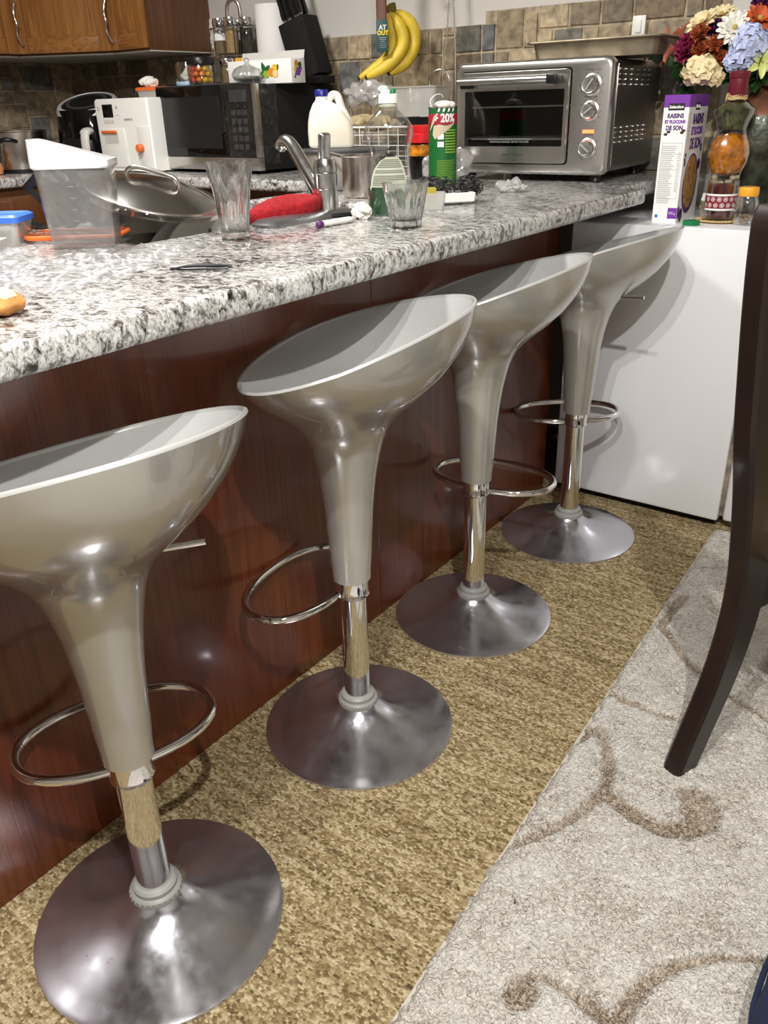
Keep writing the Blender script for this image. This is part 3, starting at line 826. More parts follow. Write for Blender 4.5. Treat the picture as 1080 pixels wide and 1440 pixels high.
# ------------------------------------------------------------------ unidentified navy fabric built as a cushion, cut by the frame
bm = B()
ball(bm, (0, 0, 0), 1, 48, 24)
for v in bm.verts:
    x, y, z = v.co
    f = lambda c, p: math.copysign(abs(c)**p, c)
    v.co = Vector((f(x, .8)*.15, f(y, .8)*.17, z*.075))
bm.normal_update(); lumpy(bm, .010, 11, 3)
t = thing('cushion', 'unidentified navy blue fabric built as a cushion, bottom right corner, cut by the frame', 'cushion', (1.262, .02, .017))
cu = part('cover', xf(bm, (0, 0, .078)), 'navy', t)
part('piping', tube(B(), [(.152*math.copysign(abs(math.cos(2*PI*i/64))**.8, math.cos(2*PI*i/64)), .172*math.copysign(abs(math.sin(2*PI*i/64))**.8, math.sin(2*PI*i/64)), .076+.004*math.sin(i*.7)) for i in range(64)], .004, 8, True), 'navy', t)

# ------------------------------------------------------------------ toaster oven
t = thing('toaster_oven', 'large stainless toaster oven with glass door and three knobs on the worktop', 'toaster oven', (-.112, 1.796, TOP), .02)
W2, DP, Z0, Z1 = .2525, .200, .020, .327
bm = B()
def rrect(x0, x1, z0, z1, r, y, n=6):
    out = []
    for cx, cz, a0 in ((x1-r, z1-r, 0), (x0+r, z1-r, 90), (x0+r, z0+r, 180), (x1-r, z0+r, 270)):
        for k in range(n+1):
            a = math.radians(a0+90*k/n); out.append((cx+r*math.cos(a), y, cz+r*math.sin(a)))
    return out
outer = lambda d, y: rrect(-W2+d, W2-d, Z0+d, Z1-d, .024, y)
hole = rrect(-.223, .133, Z0+.038, Z1-.038, .004, -DP+.012)
rings(bm, [outer(.012, DP), outer(.006, DP-.004), outer(.005, -DP+.030), outer(0, -DP+.028), outer(0, -DP+.010), outer(.004, -DP+.003), outer(.010, -DP), rrect(-.224, .134, Z0+.028, Z1-.024, .012, -DP), rrect(-.224, .134, Z0+.028, Z1-.024, .012, -DP+.010), hole, rrect(-.223, .133, Z0+.038, Z1-.038, .004, DP-.04)], True, True, True)
body = part('housing', bm, ['steel', 'ovenin', 'steeldark'], t)
for p in body.data.polygons:
    c = p.center
    if abs(c.x) < .2235 and Z0+.03 < c.z < Z1-.03 and c.y > -DP+.009 and c.x < .134: p.material_index = 1
    elif c.y > -DP+.031 and abs(c.x) > W2-.02: p.material_index = 2
    elif c.y > -DP+.031: p.material_index = 0
# door
bm = B()
rings(bm, [rrect(-.220, .130, Z0+.032, Z1-.028, .010, y) for y in (-DP+.006, -DP-.010)]+[rrect(-.218, .128, Z0+.034, Z1-.030, .009, -DP-.013), rrect(-.206, .118, Z0+.078, Z1-.078, .003, -DP-.013), rrect(-.206, .118, Z0+.078, Z1-.078, .003, -DP+.006), rrect(-.220, .130, Z0+.032, Z1-.028, .010, -DP+.006)], True, False, False)
door = part('door', bm, 'steel', t)
part('window', box(B(), -.206, .118, -DP-.006, -DP-.002, Z0+.078, Z1-.078), 'ovenglass', door)
bm = tube(B(), [(-.212, -DP-.045, Z1-.052), (-.1, -DP-.047, Z1-.052), (0, -DP-.047, Z1-.052), (.088, -DP-.045, Z1-.052)], .0105, 16)
h = part('handle', bm, 'steel', door)
part('handle_mount', box(B(), -.208, -.180, -DP-.044, -DP-.013, Z1-.070, Z1-.050, .004), 'black', h)
part('handle_mount', box(B(), .078, .110, -DP-.058, -DP-.013, Z1-.065, Z1-.040, .004), 'black', h)
text('lettering', 'Hamilton Beach', .0105, 'darkgrey', door, (-.04, -DP-.0133, Z0+.056), FRONT, bold=.0002)
text('lettering', 'CAUTION: HOT SURFACE  DO NOT TOUCH\nSURFACES CHAUDES  NE PAS TOUCHER', .0072, 'grey', door, (-.055, -DP-.0063, Z0+.094), FRONT)
for zz in (.115, .205):
    bm = B()
    tube(bm, [(-.215, -.15, zz), (.125, -.15, zz)], .0026, 6); tube(bm, [(-.215, .14, zz), (.125, .14, zz)], .002, 6)
    for k in range(16): tube(bm, [(-.20+k*.021, -.15, zz+.001), (-.20+k*.021, .14, zz+.001)], .0013, 5)
    part('rack', bm, 'rackwire', t)
bm = B()
for zz in (.075, .275): tube(bm, [(-.22, .03, zz), (.13, .03, zz)], .004, 8)
part('heating_element', bm, 'steeldark', t)
for zz, r, turn in ((.256, .0245, .6), (.190, .0225, .9), (.094, .0225, -.9)):
    k = part('knob', xf(lathe(B(), [(r+.004, 0), (r+.004, .004), (r, .006), (r-.001, .020), (r-.004, .024), (r-.006, .0232), (0, .0232)], 40), (.193, -DP+.002, zz), FRONT), 'steel', t)
    bm = B(); cbox(bm, (0, 0, 0), (.005, .003, 2*r-.012), .001); xf(bm, (0, 0, 0), (0, turn, 0))
    part('pointer', bm, 'grey', k, loc=(.193, -DP-.0222, zz))
    bm = B()
    for q in range(11):
        a = math.radians(-60+q*30); cx, cz = .193+(r+.0095)*math.cos(a), zz+(r+.0095)*math.sin(a)
        cbox(bm, (cx, -DP-.0002, cz), (.0025, .0005, .0025))
    part('dial_mark', bm, 'darkgrey', t)
for zz, s in ((.293, 'TEMPERATURE'), (.225, 'FUNCTION'), (.140, 'TIMER / ON'), (.1285, 'STAY ON')):
    text('lettering', s, .0072, 'darkgrey', t, (.193, -DP-.0003, zz), FRONT)
part('indicator_light', box(B(), .176, .210, -DP-.003, -DP+.004, .1335-.001, .1335+.008, .0015), 'lamp', t, label='glowing red indicator light')
for z0, rows in ((.255, 4), (.105, 4)):
    for r in range(rows):
        for k in range(6):
            y0 = -.13+k*.047
            part('vent_slot', cbox(B(), (W2-.0042, y0, z0+r*.013), (.005, .022, .0042), .001), 'steel', t)
part('seam_rib', box(B(), W2-.0055, W2-.002, -DP+.045, -DP+.049, Z0+.02, Z1-.02, .001), 'steel', t)
for fx in (-.21, .21):
    for fy in (-.16, .16): part('foot', lathe(B(), [(.016, 0), (.018, .003), (.015, Z0+.002)], 16, (fx, fy, 0)), 'black', t)
# baking tray on the oven
t = thing('baking_tray', 'tarnished shallow metal baking tray lying on top of the toaster oven', 'baking tray', (.045, 1.800, TOP+Z1), .02)
bm = B(); rr = lambda x, y, z, r=.02: [(a, b, z) for a, _, b in rrect(-x, x, -y, y, r, 0)]
rings(bm, [rr(.180, .125, 0), rr(.188, .133, .040), rr(.201, .146, .042), rr(.201, .146, .045), rr(.186, .131, .0445), rr(.178, .123, .004)], True, True, True)
part('pan', bm, 'agedsteel', t)
bm = tube(B(), [(p[0], p[1], p[2]) for p in rr(.201, .146, .0435)], .003, 8, True); part('rolled_rim', bm, 'agedsteel', t)

# ------------------------------------------------------------------ on the fridge: cereal, cap, candle, coaster, jar, bottle, canister, vase
t = thing('cereal_box', 'white and purple cereal box with printed bowl of flakes, on the fridge', 'cereal box', (.338, 1.660, F), .06)
a, b, hh = .033, .100, .318
part('carton', box(B(), -a, a, -b, b, 0, hh, .0008, 1), 'card', t)
part('purple_band', box(B(), -a-.0004, a+.0004, -b-.0004, b+.0004, hh-.030, hh+.0004, .0008, 1), 'purple', t)
def badge(poly, m, name, y=None, x=None, off=.0006):
    bm = B()
    if y is not None: vs = [bm.verts.new((px, y-off, pz)) for px, pz in poly]
    else: vs = [bm.verts.new((x+off, px, pz)) for px, pz in poly]
    f = bm.faces.new(vs)
    r = bmesh.ops.extrude_face_region(bm, geom=[f]); 
    bmesh.ops.translate(bm, vec=(0, off*.8, 0) if y is not None else (-off*.8, 0, 0), verts=[v for v in r['geom'] if isinstance(v, bmesh.types.BMVert)])
    return part(name, bm, m, t)
ell = lambda cx, cz, rx, rz, n=28, p=0: [(cx+rx*math.cos(2*PI*i/n+p), cz+rz*math.sin(2*PI*i/n+p)) for i in range(n)]
rect = lambda x0, x1, z0, z1: [(x0, z0), (x1, z0), (x1, z1), (x0, z1)]
# narrow side
badge(rect(-.021, .021, .2815, .298), 'blackprint', 'brand_badge', y=-b)
text('lettering', 'Selection', .0100, 'card', t, (0, -b-.0012, .2895), FRONT, bold=.0003)
for s, z, sz, sx in (('RAISINS', .268, .0150, .82), ('ET FLOCONS', .254, .0105, .86), ('DE SON', .239, .0150, .82)):
    text('lettering', s, sz, 'plum' if sz > .012 else 'purple', t, (0, -b-.0006, z), FRONT, sx=sx, bold=.0006)
for cx, cz, r in ((-.021, .224, 0), (-.014, .230, 0), (.021, .228, 0), (.025, .233, 0)): badge(ell(cx, cz, .0052, .0034), 'brownprint', 'printed_raisin', y=-b)
bm = B()
rnd = random.Random(2)
for k in range(30):
    zz = .195-k*.0049
    if k in (0, 1): x1 = .012
    else: x1 = rnd.uniform(.0, .010)
    cbox(bm, ((-.026+x1)/2, -b-.0004, zz), (x1+.026, .0004, .0017))
    if 2 < k < 24: cbox(bm, (.021, -b-.0004, zz), (rnd.uniform(.004, .008), .0004, .0017))
for zz in (.203, .176, .137, .064): cbox(bm, (0, -b-.0004, zz), (.052, .0004, .0008))
for xx in (-.0275, .0275): cbox(bm, (xx*.97, -b-.0004, .134), (.0006, .0004, .139))
part('nutrition_table', bm, 'greyprint', t)
badge(rect(.008, .0325, .012, .040), 'purple', 'weight_patch', y=-b)
text('lettering', '375 g', .0082, 'card', t, (.020, -b-.0012, .026), FRONT)
badge(rect(-.026, -.018, .014, .022), 'blue', 'small_logo', y=-b)
# wide front
badge(rect(-.036, .010, .281, .2985), 'blackprint', 'brand_badge', x=a)
text('lettering', 'Selection', .0118, 'card', t, (a+.0012, -.013, .2895), SIDE, bold=.0003)
for s, z, sz, sx in (('RAISINS', .258, .034, .92), ('ET FLOCONS', .229, .026, .74), ('DE SON', .197, .038, .86)):
    text('lettering', s, sz, 'plum' if sz > .03 else 'purple', t, (a+.0006, .005, z), SIDE, sx=sx, bold=.0014)
badge(ell(-.002, .095, .072, .078, 40), 'plum', 'printed_bowl', x=a)
badge(ell(-.004, .100, .062, .068, 40), 'cereal', 'printed_flakes', x=a, off=.0012)
for cx, cz in ((-.080, .172), (-.084, .160), (-.080, .150), (.075, .190), (.072, .180), (-.085, .036), (-.082, .022)): badge(ell(cx, cz, .007, .0056), 'brownprint', 'printed_raisin', x=a)
badge(ell(.068, .142, .016, .014), 'plum', 'round_badge', x=a)
badge(ell(-.062, .018, .017, .018), 'blackprint', 'round_badge', x=a)
badge(rect(-.099, -.078, .012, .040), 'purple', 'weight_patch', x=a)
bm = B()
for s in (-1, 1):
    for k in range(7):
        yy = .078*s; zz = .21+k*.0105; vs = [bm.verts.new((a+.0006, yy+px, zz+pz)) for px, pz in ell(0, 0, .0035, .0045, 8)]; bm.faces.new(vs)
part('printed_wheat', bm, 'gold', t)

tag(part('bottle_cap', lathe(B(), [(.021, 0), (.0225, .001), (.0225, .011), (.021, .0125), (0, .0125)], 32, facet=lambda a, z: 1+.012*math.sin(a*32)), 'greencap', loc=(.424, 1.548, F)), 'flat green screw cap lying on the fridge in front of the cereal box', 'cap')

t = thing('coaster', 'round woven raffia coaster under the red candle on the fridge', 'coaster', (.468, 1.645, F))
bm = B()
for k in range(5): tube(bm, [(.012*k*math.cos(2*PI*i/40)+.0004*math.cos(2*PI*i/40), .012*k*math.sin(2*PI*i/40), .003) for i in range(40)] if k else [(-.002, 0, .003), (.002, 0, .003)], .0032, 6, k > 0)
for k in range(40):
    a0 = 2*PI*k/40; a1 = 2*PI*(k+2)/40
    tube(bm, smooth_path([(.046*math.cos(a0), .046*math.sin(a0), .003), (.062*math.cos((a0+a1)/2), .062*math.sin((a0+a1)/2), .007), (.050*math.cos(a1), .050*math.sin(a1), .003)], 4), .0019, 5)
part('weave', bm, 'raffia', t)
t = thing('candle', 'dark red jar candle with a patterned label on the woven coaster', 'candle', (.468, 1.645, F+.007))
part('glass', lathe(B(), [(.040, 0), (.041, .002), (.0405, .10), (.039, .10), (.0385, .006), (0, .006)], 48), 'clear', t)
part('wax', lathe(B(), [(.0378, .0065), (.0378, .088), (.034, .090), (0, .089)], 48), 'wax', t)
part('wick', tube(B(), [(0, 0, .088), (.001, 0, .094), (.003, .001, .098)], .0008, 6), 'blackmatte', t)
R0 = .0418
def wrapped(poly_fn, name, m, parent, R, rz=0, loc=(0, 0, 0)):
    bm = poly_fn(B()); bend(bm, R); return part(name, bm, m, parent, rot=(0, 0, rz), loc=loc)
def sheet(x0, x1, z0, z1, off=0, n=24):
    def f(bm):
        rings(bm, [[(x0+(x1-x0)*i/n, -off, z0) for i in range(n+1)], [(x0+(x1-x0)*i/n, -off, z1) for i in range(n+1)]], False); return bm
    return f
wrapped(sheet(-.075, .060, .026, .068), 'label', 'card', t, R0, RZ)
wrapped(sheet(-.075, .060, .031, .063, .0003), 'label_band', 'burgundy', t, R0, RZ)
def dots(bm):
    for i in range(7):
        for j in range(2):
            cx, cz = -.062+i*.0165+(j*.008), .0395+j*.015
            for r0, r1 in ((.0058, .0042), (.0026, .0)):
                A = [bm.verts.new((cx+r0*math.cos(2*PI*k/16), -.0006, cz+r0*math.sin(2*PI*k/16))) for k in range(16)]
                if r1:
                    Bv = [bm.verts.new((cx+r1*math.cos(2*PI*k/16), -.0006, cz+r1*math.sin(2*PI*k/16))) for k in range(16)]
                    for k in range(16): bm.faces.new((A[k], A[(k+1) % 16], Bv[(k+1) % 16], Bv[k]))
                else: bm.faces.new(A)
    return bm
wrapped(dots, 'label_pattern', 'offwhite', t, R0, RZ)
def tagshape(bm):
    vs = [bm.verts.new((x, -.001, z)) for x, z in ((.028, .046), (.038, .062), (.046, .066), (.060, .066), (.060, .034), (.044, .030))]; bm.faces.new(vs); return bm
wrapped(tagshape, 'price_tag', 'card', t, R0, RZ)
part('tag_flap', xf(box(B(), -.0095, .0095, -.0004, .0004, -.010, .010), (-.042, -.006, .056), (0, .2, .75)), 'card', t)

t = thing('condiment_jar', 'small clear jar with an amber screw cap on the fridge beside the candle', 'jar', (.546, 1.610, F))
part('glass', lathe(B(), [(.026, 0), (.029, .003), (.0325, .02), (.0315, .045), (.0265, .066), (.0225, .073), (.0225, .078), (.0212, .078), (.0215, .072), (.030, .044), (.031, .02), (.027, .004), (0, .004)], 40), 'clear', t)
part('cap', lathe(B(), [(.0245, .073), (.0255, .075), (.0255, .092), (.024, .095), (0, .095)], 40, facet=lambda a, z: 1+.012*math.sin(30*a)), 'cap_y', t)
bm = B(); rnd = random.Random(4)
for k in range(16):
    a_, r = rnd.uniform(0, 6.28), rnd.uniform(0, .018); ball(bm, (r*math.cos(a_), r*math.sin(a_), .009+rnd.uniform(0, .016)), (.007, .004, .004), 8, 6, None)
part('contents', bm, 'spice_b', t)

# bottle of layered pickles
t = thing('pickle_bottle', 'curvy bottle of layered pickles with dark red seal before the bronze vase', 'bottle', (.444, 1.742, F), RZ)
prof = [(.048, 0), (.058, .006), (.062, .030), (.058, .055), (.045, .080), (.039, .100), (.043, .120), (.055, .145), (.059, .170), (.054, .195), (.043, .215), (.039, .230), (.046, .250), (.055, .268), (.056, .280), (.040, .292), (.024, .300), (.022, .312)]
part('glass', lathe(B(), prof+[(.020, .345), (.0, .345)], 48, sy=.62), 'clear', t)
seg = lambda z0, z1: [(r-.003, z) for r, z in prof if z0 <= z <= z1]
part('pickled_greens', lathe(B(), [(0, .225)]+seg(.226, .300)+[(0, .300)], 40, sy=.60), 'oilg', t)
part('pickled_peppers', lathe(B(), [(0, .106)]+seg(.11, .224)+[(0, .224)], 40, sy=.60), 'oilo', t)
bm = B(); rnd = random.Random(9)
for k in range(125):
    z = rnd.uniform(.006, .108); rr_ = np.interp(z, [p[1] for p in prof], [p[0] for p in prof])-.009; a_ = rnd.uniform(PI*.8, PI*2.2)
    ball(bm, (rr_*math.cos(a_), rr_*.56*math.sin(a_), z), (.0085, .0065, .0062), 9, 6)
lathe(bm, [(r-.006, z) for r, z in prof[:5]], 24, sy=.5)
part('beans', bm, 'bean', t)
part('seal', lathe(B(), [(.0245, .308), (.0265, .311), (.024, .352), (.027, .356), (.027, .368), (.024, .371), (0, .371)], 36), 'sealwax', t)
bm = B()
for k in range(3): tube(bm, [(.0255*math.cos(2*PI*i/28), .0245*math.sin(2*PI*i/28), .304+k*.004+.001*math.sin(i)) for i in range(28)], .0022, 6, True)
tube(bm, smooth_path([(-.020, -.016, .308), (-.034, -.020, .318), (-.036, -.018, .300)]), .0014, 5)
part('twine', bm, 'raffia', t)

t = thing('glass_canister', 'large bluish glass canister with ridged lid at the right edge, behind the amber-capped jar', 'canister', (.626, 1.775, F))
part('glass', lathe(B(), [(.060, 0), (.066, .004), (.067, .085), (.060, .098), (.055, .102), (.053, .102), (.064, .085), (.063, .006), (0, .006)], 48), 'bluejar', t)
part('lid', lathe(B(), [(.055, .100), (.060, .102), (.060, .108), (.056, .110), (.059, .114), (.059, .120), (.054, .124), (.050, .130), (0, .131)], 48), 'agedsteel', t)

t = thing('flower_vase', 'big bronze-green embossed vase holding the silk flowers at the back of the fridge', 'vase', (.475, 1.905, F))
part('body', lathe(B(), [(.060, 0), (.066, .005), (.075, .03), (.098, .11), (.108, .17), (.108, .225), (.098, .262)], 64, facet=lambda a, z: 1+.010*math.sin(9*a+z*60)*math.sin(7*a-z*75), cap=True), 'vase', t)
part('shoulder', lathe(B(), [(.0985, .262), (.090, .285), (.070, .308), (.052, .322), (.048, .335), (.056, .352), (.052, .352), (.044, .335), (.044, .20)], 64, cap=False), 'vasecopper', t)

# ------------------------------------------------------------------ silk flowers
def fp(px, py, y=1.80):
    x = .384+.0018*(px-1026); z = 1.321-.00166*(py-45)-.00013*(px-1026); k = (y-1.80)*.62
    return Vector((x-k*.35, y, z-k*.12))
def petal(bm, mtx, L, W, cup=.3, curl=.2, nl=5, nw=4, tip=.9, ruffle=0):
    g = []
    for i in range(nl+1):
        u = i/nl; w = W*(math.sin(PI*min(1, .10+.80*u))**.75)*(1 if u < tip else .75); row = []
        for j in range(nw+1):
            v = -1+2*j/nw
            z = curl*L*u*u+cup*W*v*v*(.3+.7*u)+ruffle*L*math.sin(v*7+u*3)*u
            row.append(bm.verts.new(mtx @ Vector((u*L, v*w, z))))
        g.append(row)
    for i in range(nl):
        for j in range(nw): bm.faces.new((g[i][j], g[i+1][j], g[i+1][j+1], g[i][j+1]))
def Rz(a): return Matrix.Rotation(a, 4, 'Z')
def Ry(a): return Matrix.Rotation(a, 4, 'Y')
def Tz(z): return Matrix.Translation((0, 0, z))
MOUTH = Vector((.475, 1.905, F+.345))
def flower(name, label, pos, d, kind, m, r, seed=1):
    """kind of bloom facing direction d at pos, its stem running down into the vase"""
    rnd = random.Random(seed)
    t = thing(name, label, 'flower', pos, 0, 'silk flowers in the bronze vase')
    q = Vector((0, 0, 1)).rotation_difference(Vector(d).normalized()).to_matrix().to_4x4()
    bm = B(); eye = None
    if kind == 'rose':
        for ring, (n, tilt, L, rad) in enumerate(((3, 80, .75, .05), (5, 68, .85, .14), (6, 50, .95, .20), (7, 28, 1.0, .24))):
            for k in range(n):
                a = 2*PI*k/n+ring*.6+rnd.uniform(-.15, .15)
                petal(bm, q @ Rz(a) @ Matrix.Translation((rad*r, 0, -.12*r)) @ Ry(-math.radians(tilt+rnd.uniform(-6, 6))), L*r*.95, r*.46, .55, -.25, ruffle=.03)
    elif kind == 'daisy':
        for ring, (n, tilt, L) in enumerate(((14, 10, 1.0), (12, 24, .82), (9, 42, .58))):
            for k in range(n): petal(bm, q @ Rz(2*PI*k/n+ring*.2+rnd.uniform(-.06, .06)) @ Matrix.Translation((.08*r, 0, 0)) @ Ry(-math.radians(tilt)), L*r*.92, r*.19, .35, -.18)
        eye = .15
    elif kind == 'gerbera':
        for ring, (n, tilt, L) in enumerate(((12, 14, 1.0), (9, 40, .7))):
            for k in range(n): petal(bm, q @ Rz(2*PI*k/n+ring*.25) @ Ry(-math.radians(tilt+rnd.uniform(-5, 5))), L*r, r*.24, .3, -.1)
        eye = .17
    elif kind == 'tulip':
        for k in range(6): petal(bm, q @ Rz(2*PI*k/6) @ Matrix.Translation((.12*r, 0, 0)) @ Ry(-math.radians(58 if k % 2 else 40)), r*1.5, r*.62, .55, -.42, nl=7)
    elif kind in ('hydrangea', 'phlox'):
        n = 38 if kind == 'hydrangea' else 17; np_ = 4 if kind == 'hydrangea' else 5
        fr = r*(.29 if kind == 'hydrangea' else .36); eyes = B()
        for k in range(n):
            zz = 1-(k+.5)/n*1.15; a = k*2.39996; s = math.sqrt(max(0, 1-zz*zz))
            n_ = Vector((s*math.cos(a), s*math.sin(a), zz)); p = n_*r*(.82+rnd.uniform(-.06, .10)); p.z *= .8; p.y *= (1 if kind == 'hydrangea' else .72)
            mq = Vector((0, 0, 1)).rotation_difference((n_+Vector((rnd.uniform(-.55, .55), rnd.uniform(-.55, .55), .25))).normalized()).to_matrix().to_4x4()
            T = q @ Matrix.Translation(p) @ mq @ Rz(rnd.uniform(0, 6))
            for j in range(np_): petal(bm, T @ Rz(2*PI*j/np_) @ Ry(-.45), fr, fr*.50, .3, -.42, 4, 3)
            ball(eyes, T @ Vector((0, 0, fr*.10)), fr*.13, 8, 6)
        part('eyes', eyes, 'f_eye' if kind == 'phlox' else m, t)
    elif kind == 'lily':
        for k in range(6): petal(bm, q @ Rz(2*PI*k/6) @ Ry(-math.radians(40 if k % 2 else 28)), r*1.1, r*.27, .4, -.42, nl=7)
        eye = .08
    part('petals', bm, m, t, ang=80)
    if eye:
        e = B(); ball(e, q @ Vector((0, 0, .09*r)), (eye*r, eye*r, eye*r), 14, 10); part('flower_eye', e, 'f_eye', t)
    end = MOUTH-Vector(pos)+Vector((rnd.uniform(-.022, .022), rnd.uniform(-.022, .022), -.02)); start = Vector(d).normalized()*-.12*r
    mid = start.lerp(end, .45)-Vector(d).normalized()*r*.8
    part('stem', tube(B(), smooth_path([start, mid, end], 6), .0026, 6), 'stem', t)
    return t
def leaf_sprig(label, pos, n, seed):
    rnd = random.Random(seed)
    t = thing('leaf_sprig', label, 'leaves', pos, 0, 'silk leaves in the bronze vase')
    end = MOUTH-Vector(pos); path = smooth_path([Vector((0, 0, 0)), end*.5+Vector((0, 0, .02)), end], 6)
    part('stem', tube(B(), path, .0022, 6), 'stem', t)
    bm = B()
    for k in range(n):
        p = path[min(int(k*.8), len(path)-1)]
        dr = (Vector((rnd.uniform(-1, .6), rnd.uniform(-1, -.1), rnd.uniform(-.6, .6)))).normalized()
        qq = Vector((1, 0, 0)).rotation_difference(dr).to_matrix().to_4x4()
        petal(bm, Matrix.Translation(p) @ qq @ Matrix.Rotation(rnd.uniform(-1, 1), 4, 'X'), rnd.uniform(.05, .085), rnd.uniform(.014, .022), .25, -.2, 6, 4)
    part('leaves', bm, 'leaf', t)
V = Vector
for nm, lb, px, py, y, d, kd, m, r, sd in (
 ('zinnia', 'large white many-petalled silk zinnia at the middle of the bouquet', 1034, 42, 1.77, (.25, -.9, .45), 'daisy', 'f_white', .047, 1),
 ('zinnia', 'pale cream open silk flower above the rust rose, upper left of the bouquet', 984, 33, 1.80, (-.3, -.7, .7), 'gerbera', 'f_cream', .044, 2),
 ('zinnia', 'pale cream silk flower at the very top of the bouquet, beside the wall', 1008, 16, 1.86, (.0, -.6, .8), 'daisy', 'f_cream', .042, 3),
 ('rose', 'rust orange silk rose highest of the rust roses, left of the white zinnia', 984, 50, 1.77, (-.1, -.8, .6), 'rose', 'f_rust', .026, 4),
 ('rose', 'small rust silk rose to the right of the magenta rose', 987, 73, 1.765, (.1, -.9, .3), 'rose', 'f_rust', .024, 5),
 ('rose', 'small rust silk rose just below the white zinnia', 1009, 65, 1.76, (.2, -.9, .3), 'rose', 'f_rust', .021, 6),
 ('rose', 'dark rust silk rose tucked below the other rust roses, above the cream florets', 1016, 86, 1.775, (.2, -.9, .2), 'rose', 'f_rust', .024, 7),
 ('rose', 'deep magenta silk rose on the left of the bouquet', 967, 71, 1.775, (-.35, -.85, .2), 'rose', 'f_mag', .036, 8),
 ('aster', 'purple silk aster between the rust rose and the white zinnia', 1003, 41, 1.80, (.0, -.8, .6), 'rose', 'f_purp', .026, 9),
 ('tulip', 'salmon pink silk tulip sticking out left over the baking tray', 944, 70, 1.80, (-.95, -.25, -.05), 'tulip', 'f_salm', .034, 10),
 ('tulip', 'salmon pink silk tulip leaning upwards behind the magenta rose', 950, 55, 1.86, (-.7, -.2, .6), 'tulip', 'f_salm', .028, 11),
 ('phlox', 'cluster of cream silk florets at the front lower edge of the bouquet', 991, 104, 1.75, (-.1, -.95, .0), 'phlox', 'f_cream', .050, 12),
 ('phlox', 'smaller cream floret cluster hanging right above the cereal box edge', 1012, 112, 1.765, (.2, -.9, -.2), 'phlox', 'f_cream', .032, 13),
 ('hydrangea', 'big pale blue silk hydrangea on the right of the bouquet', 1058, 62, 1.775, (.35, -.85, .4), 'hydrangea', 'f_blue', .052, 14),
 ('hydrangea', 'pale blue silk hydrangea drooping over the bottle seal', 1046, 86, 1.765, (.2, -.95, -.1), 'hydrangea', 'f_blue', .038, 15),
 ('gerbera', 'orange silk gerbera at the upper right of the bouquet', 1067, 27, 1.80, (.3, -.7, .6), 'gerbera', 'f_orange', .045, 16),
 ('aster', 'purple silk aster in the top right corner above the orange gerbera', 1074, 6, 1.84, (.3, -.6, .7), 'rose', 'f_purp', .040, 17),
 ('lily', 'lime yellow silk lily at the right edge below the blue hydrangea', 1080, 88, 1.78, (.5, -.85, .0), 'lily', 'f_lime', .036, 18),
 ('zinnia', 'white silk zinnia half hidden behind the orange gerbera', 1048, 20, 1.87, (.1, -.6, .8), 'daisy', 'f_white', .036, 19)):
    flower(nm, lb, fp(px, py, y), d, kd, m, r, sd)
for lb, px, py, y, n, sd in (('dark green leaf sprig hanging at the far left of the bouquet beside the oven', 945, 92, 1.80, 9, 1), ('dark leaf sprig drooping above the cereal box top', 965, 118, 1.81, 9, 2), ('leaf sprig under the blue hydrangeas above the bottle seal', 1040, 108, 1.80, 8, 3), ('leaf sprig in the heart of the bouquet behind the rust roses', 1000, 78, 1.82, 8, 4), ('leaf sprig along the right edge below the lime lily', 1078, 112, 1.82, 7, 5)):
    leaf_sprig(lb, fp(px, py, y), n, sd)

# ------------------------------------------------------------------ things on the bar worktop
Z = TOP
t = thing('storage_box', 'tall clear plastic cereal keeper with a sloping white lid, at the left on the granite', 'food container', (-.235, .115, Z), RZ+.05)
def sq(x0, x1, y0, y1, z, r=.012): return [(a, b, z if not callable(z) else z(a)) for a, _, b in [(p[0], 0, p[2]) for p in rrect(x0, x1, y0, y1, r, 0, 4)]]
bm = B(); rings(bm, [sq(-.056, .056, -.036, .036, 0), sq(-.064, .064, -.042, .042, .140), sq(-.062, .062, -.040, .040, .140), sq(-.054, .054, -.034, .034, .003)], True, True, True)
part('body', bm, 'haze', t)
bm = B(); top = lambda x: .182-.27*(x+.066)
rings(bm, [sq(-.064, .066, -.044, .044, .134), sq(-.067, .068, -.046, .046, .137), sq(-.067, .068, -.046, .046, .147), sq(-.066, .067, -.044, .044, lambda x: max(.148, top(x)))], True, True, True)
part('lid', bm, 'white', t)
bm = B()
for k in range(5): cbox(bm, (0, -.0495+.001*k*0-.0, .03+k*.019), (.010, .0006, .0008))
part('measure_marks', xf(bm, (0, .003, 0)), 'grey', t)

def facet_glass(name, label, loc, prof, inner, n=10):
    t = thing(name, label, 'glass', loc, .2)
    zt = prof[-1][1]
    fac = lambda a, z: 1-.075*abs(math.cos(a*n/2))*max(0, min(1, (zt*.78-z)/(zt*.12)))*min(1, z/(zt*.10))
    bm = B(); secs = []
    for r, z in prof+inner:
        k = fac if (r, z) in prof else (lambda a, z: 1)
        secs.append([(max(r, 1e-4)*k(2*PI*i/80, z)*math.cos(2*PI*i/80), max(r, 1e-4)*k(2*PI*i/80, z)*math.sin(2*PI*i/80), z) for i in range(80)])
    rings(bm, secs); part('glass', bm, 'glass', t, ang=25)
    return t
facet_glass('drinking_glass', 'tall fluted empty drinking glass between the pot lid and the red cloth', (-.030, .292, Z),
    [(.024, 0), (.027, .003), (.0275, .014), (.031, .05), (.036, .09), (.0405, .118), (.0420, .136)], [(.0405, .136), (.039, .117), (.034, .088), (.029, .05), (.0255, .022), (.022, .016), (0, .015)], 10)
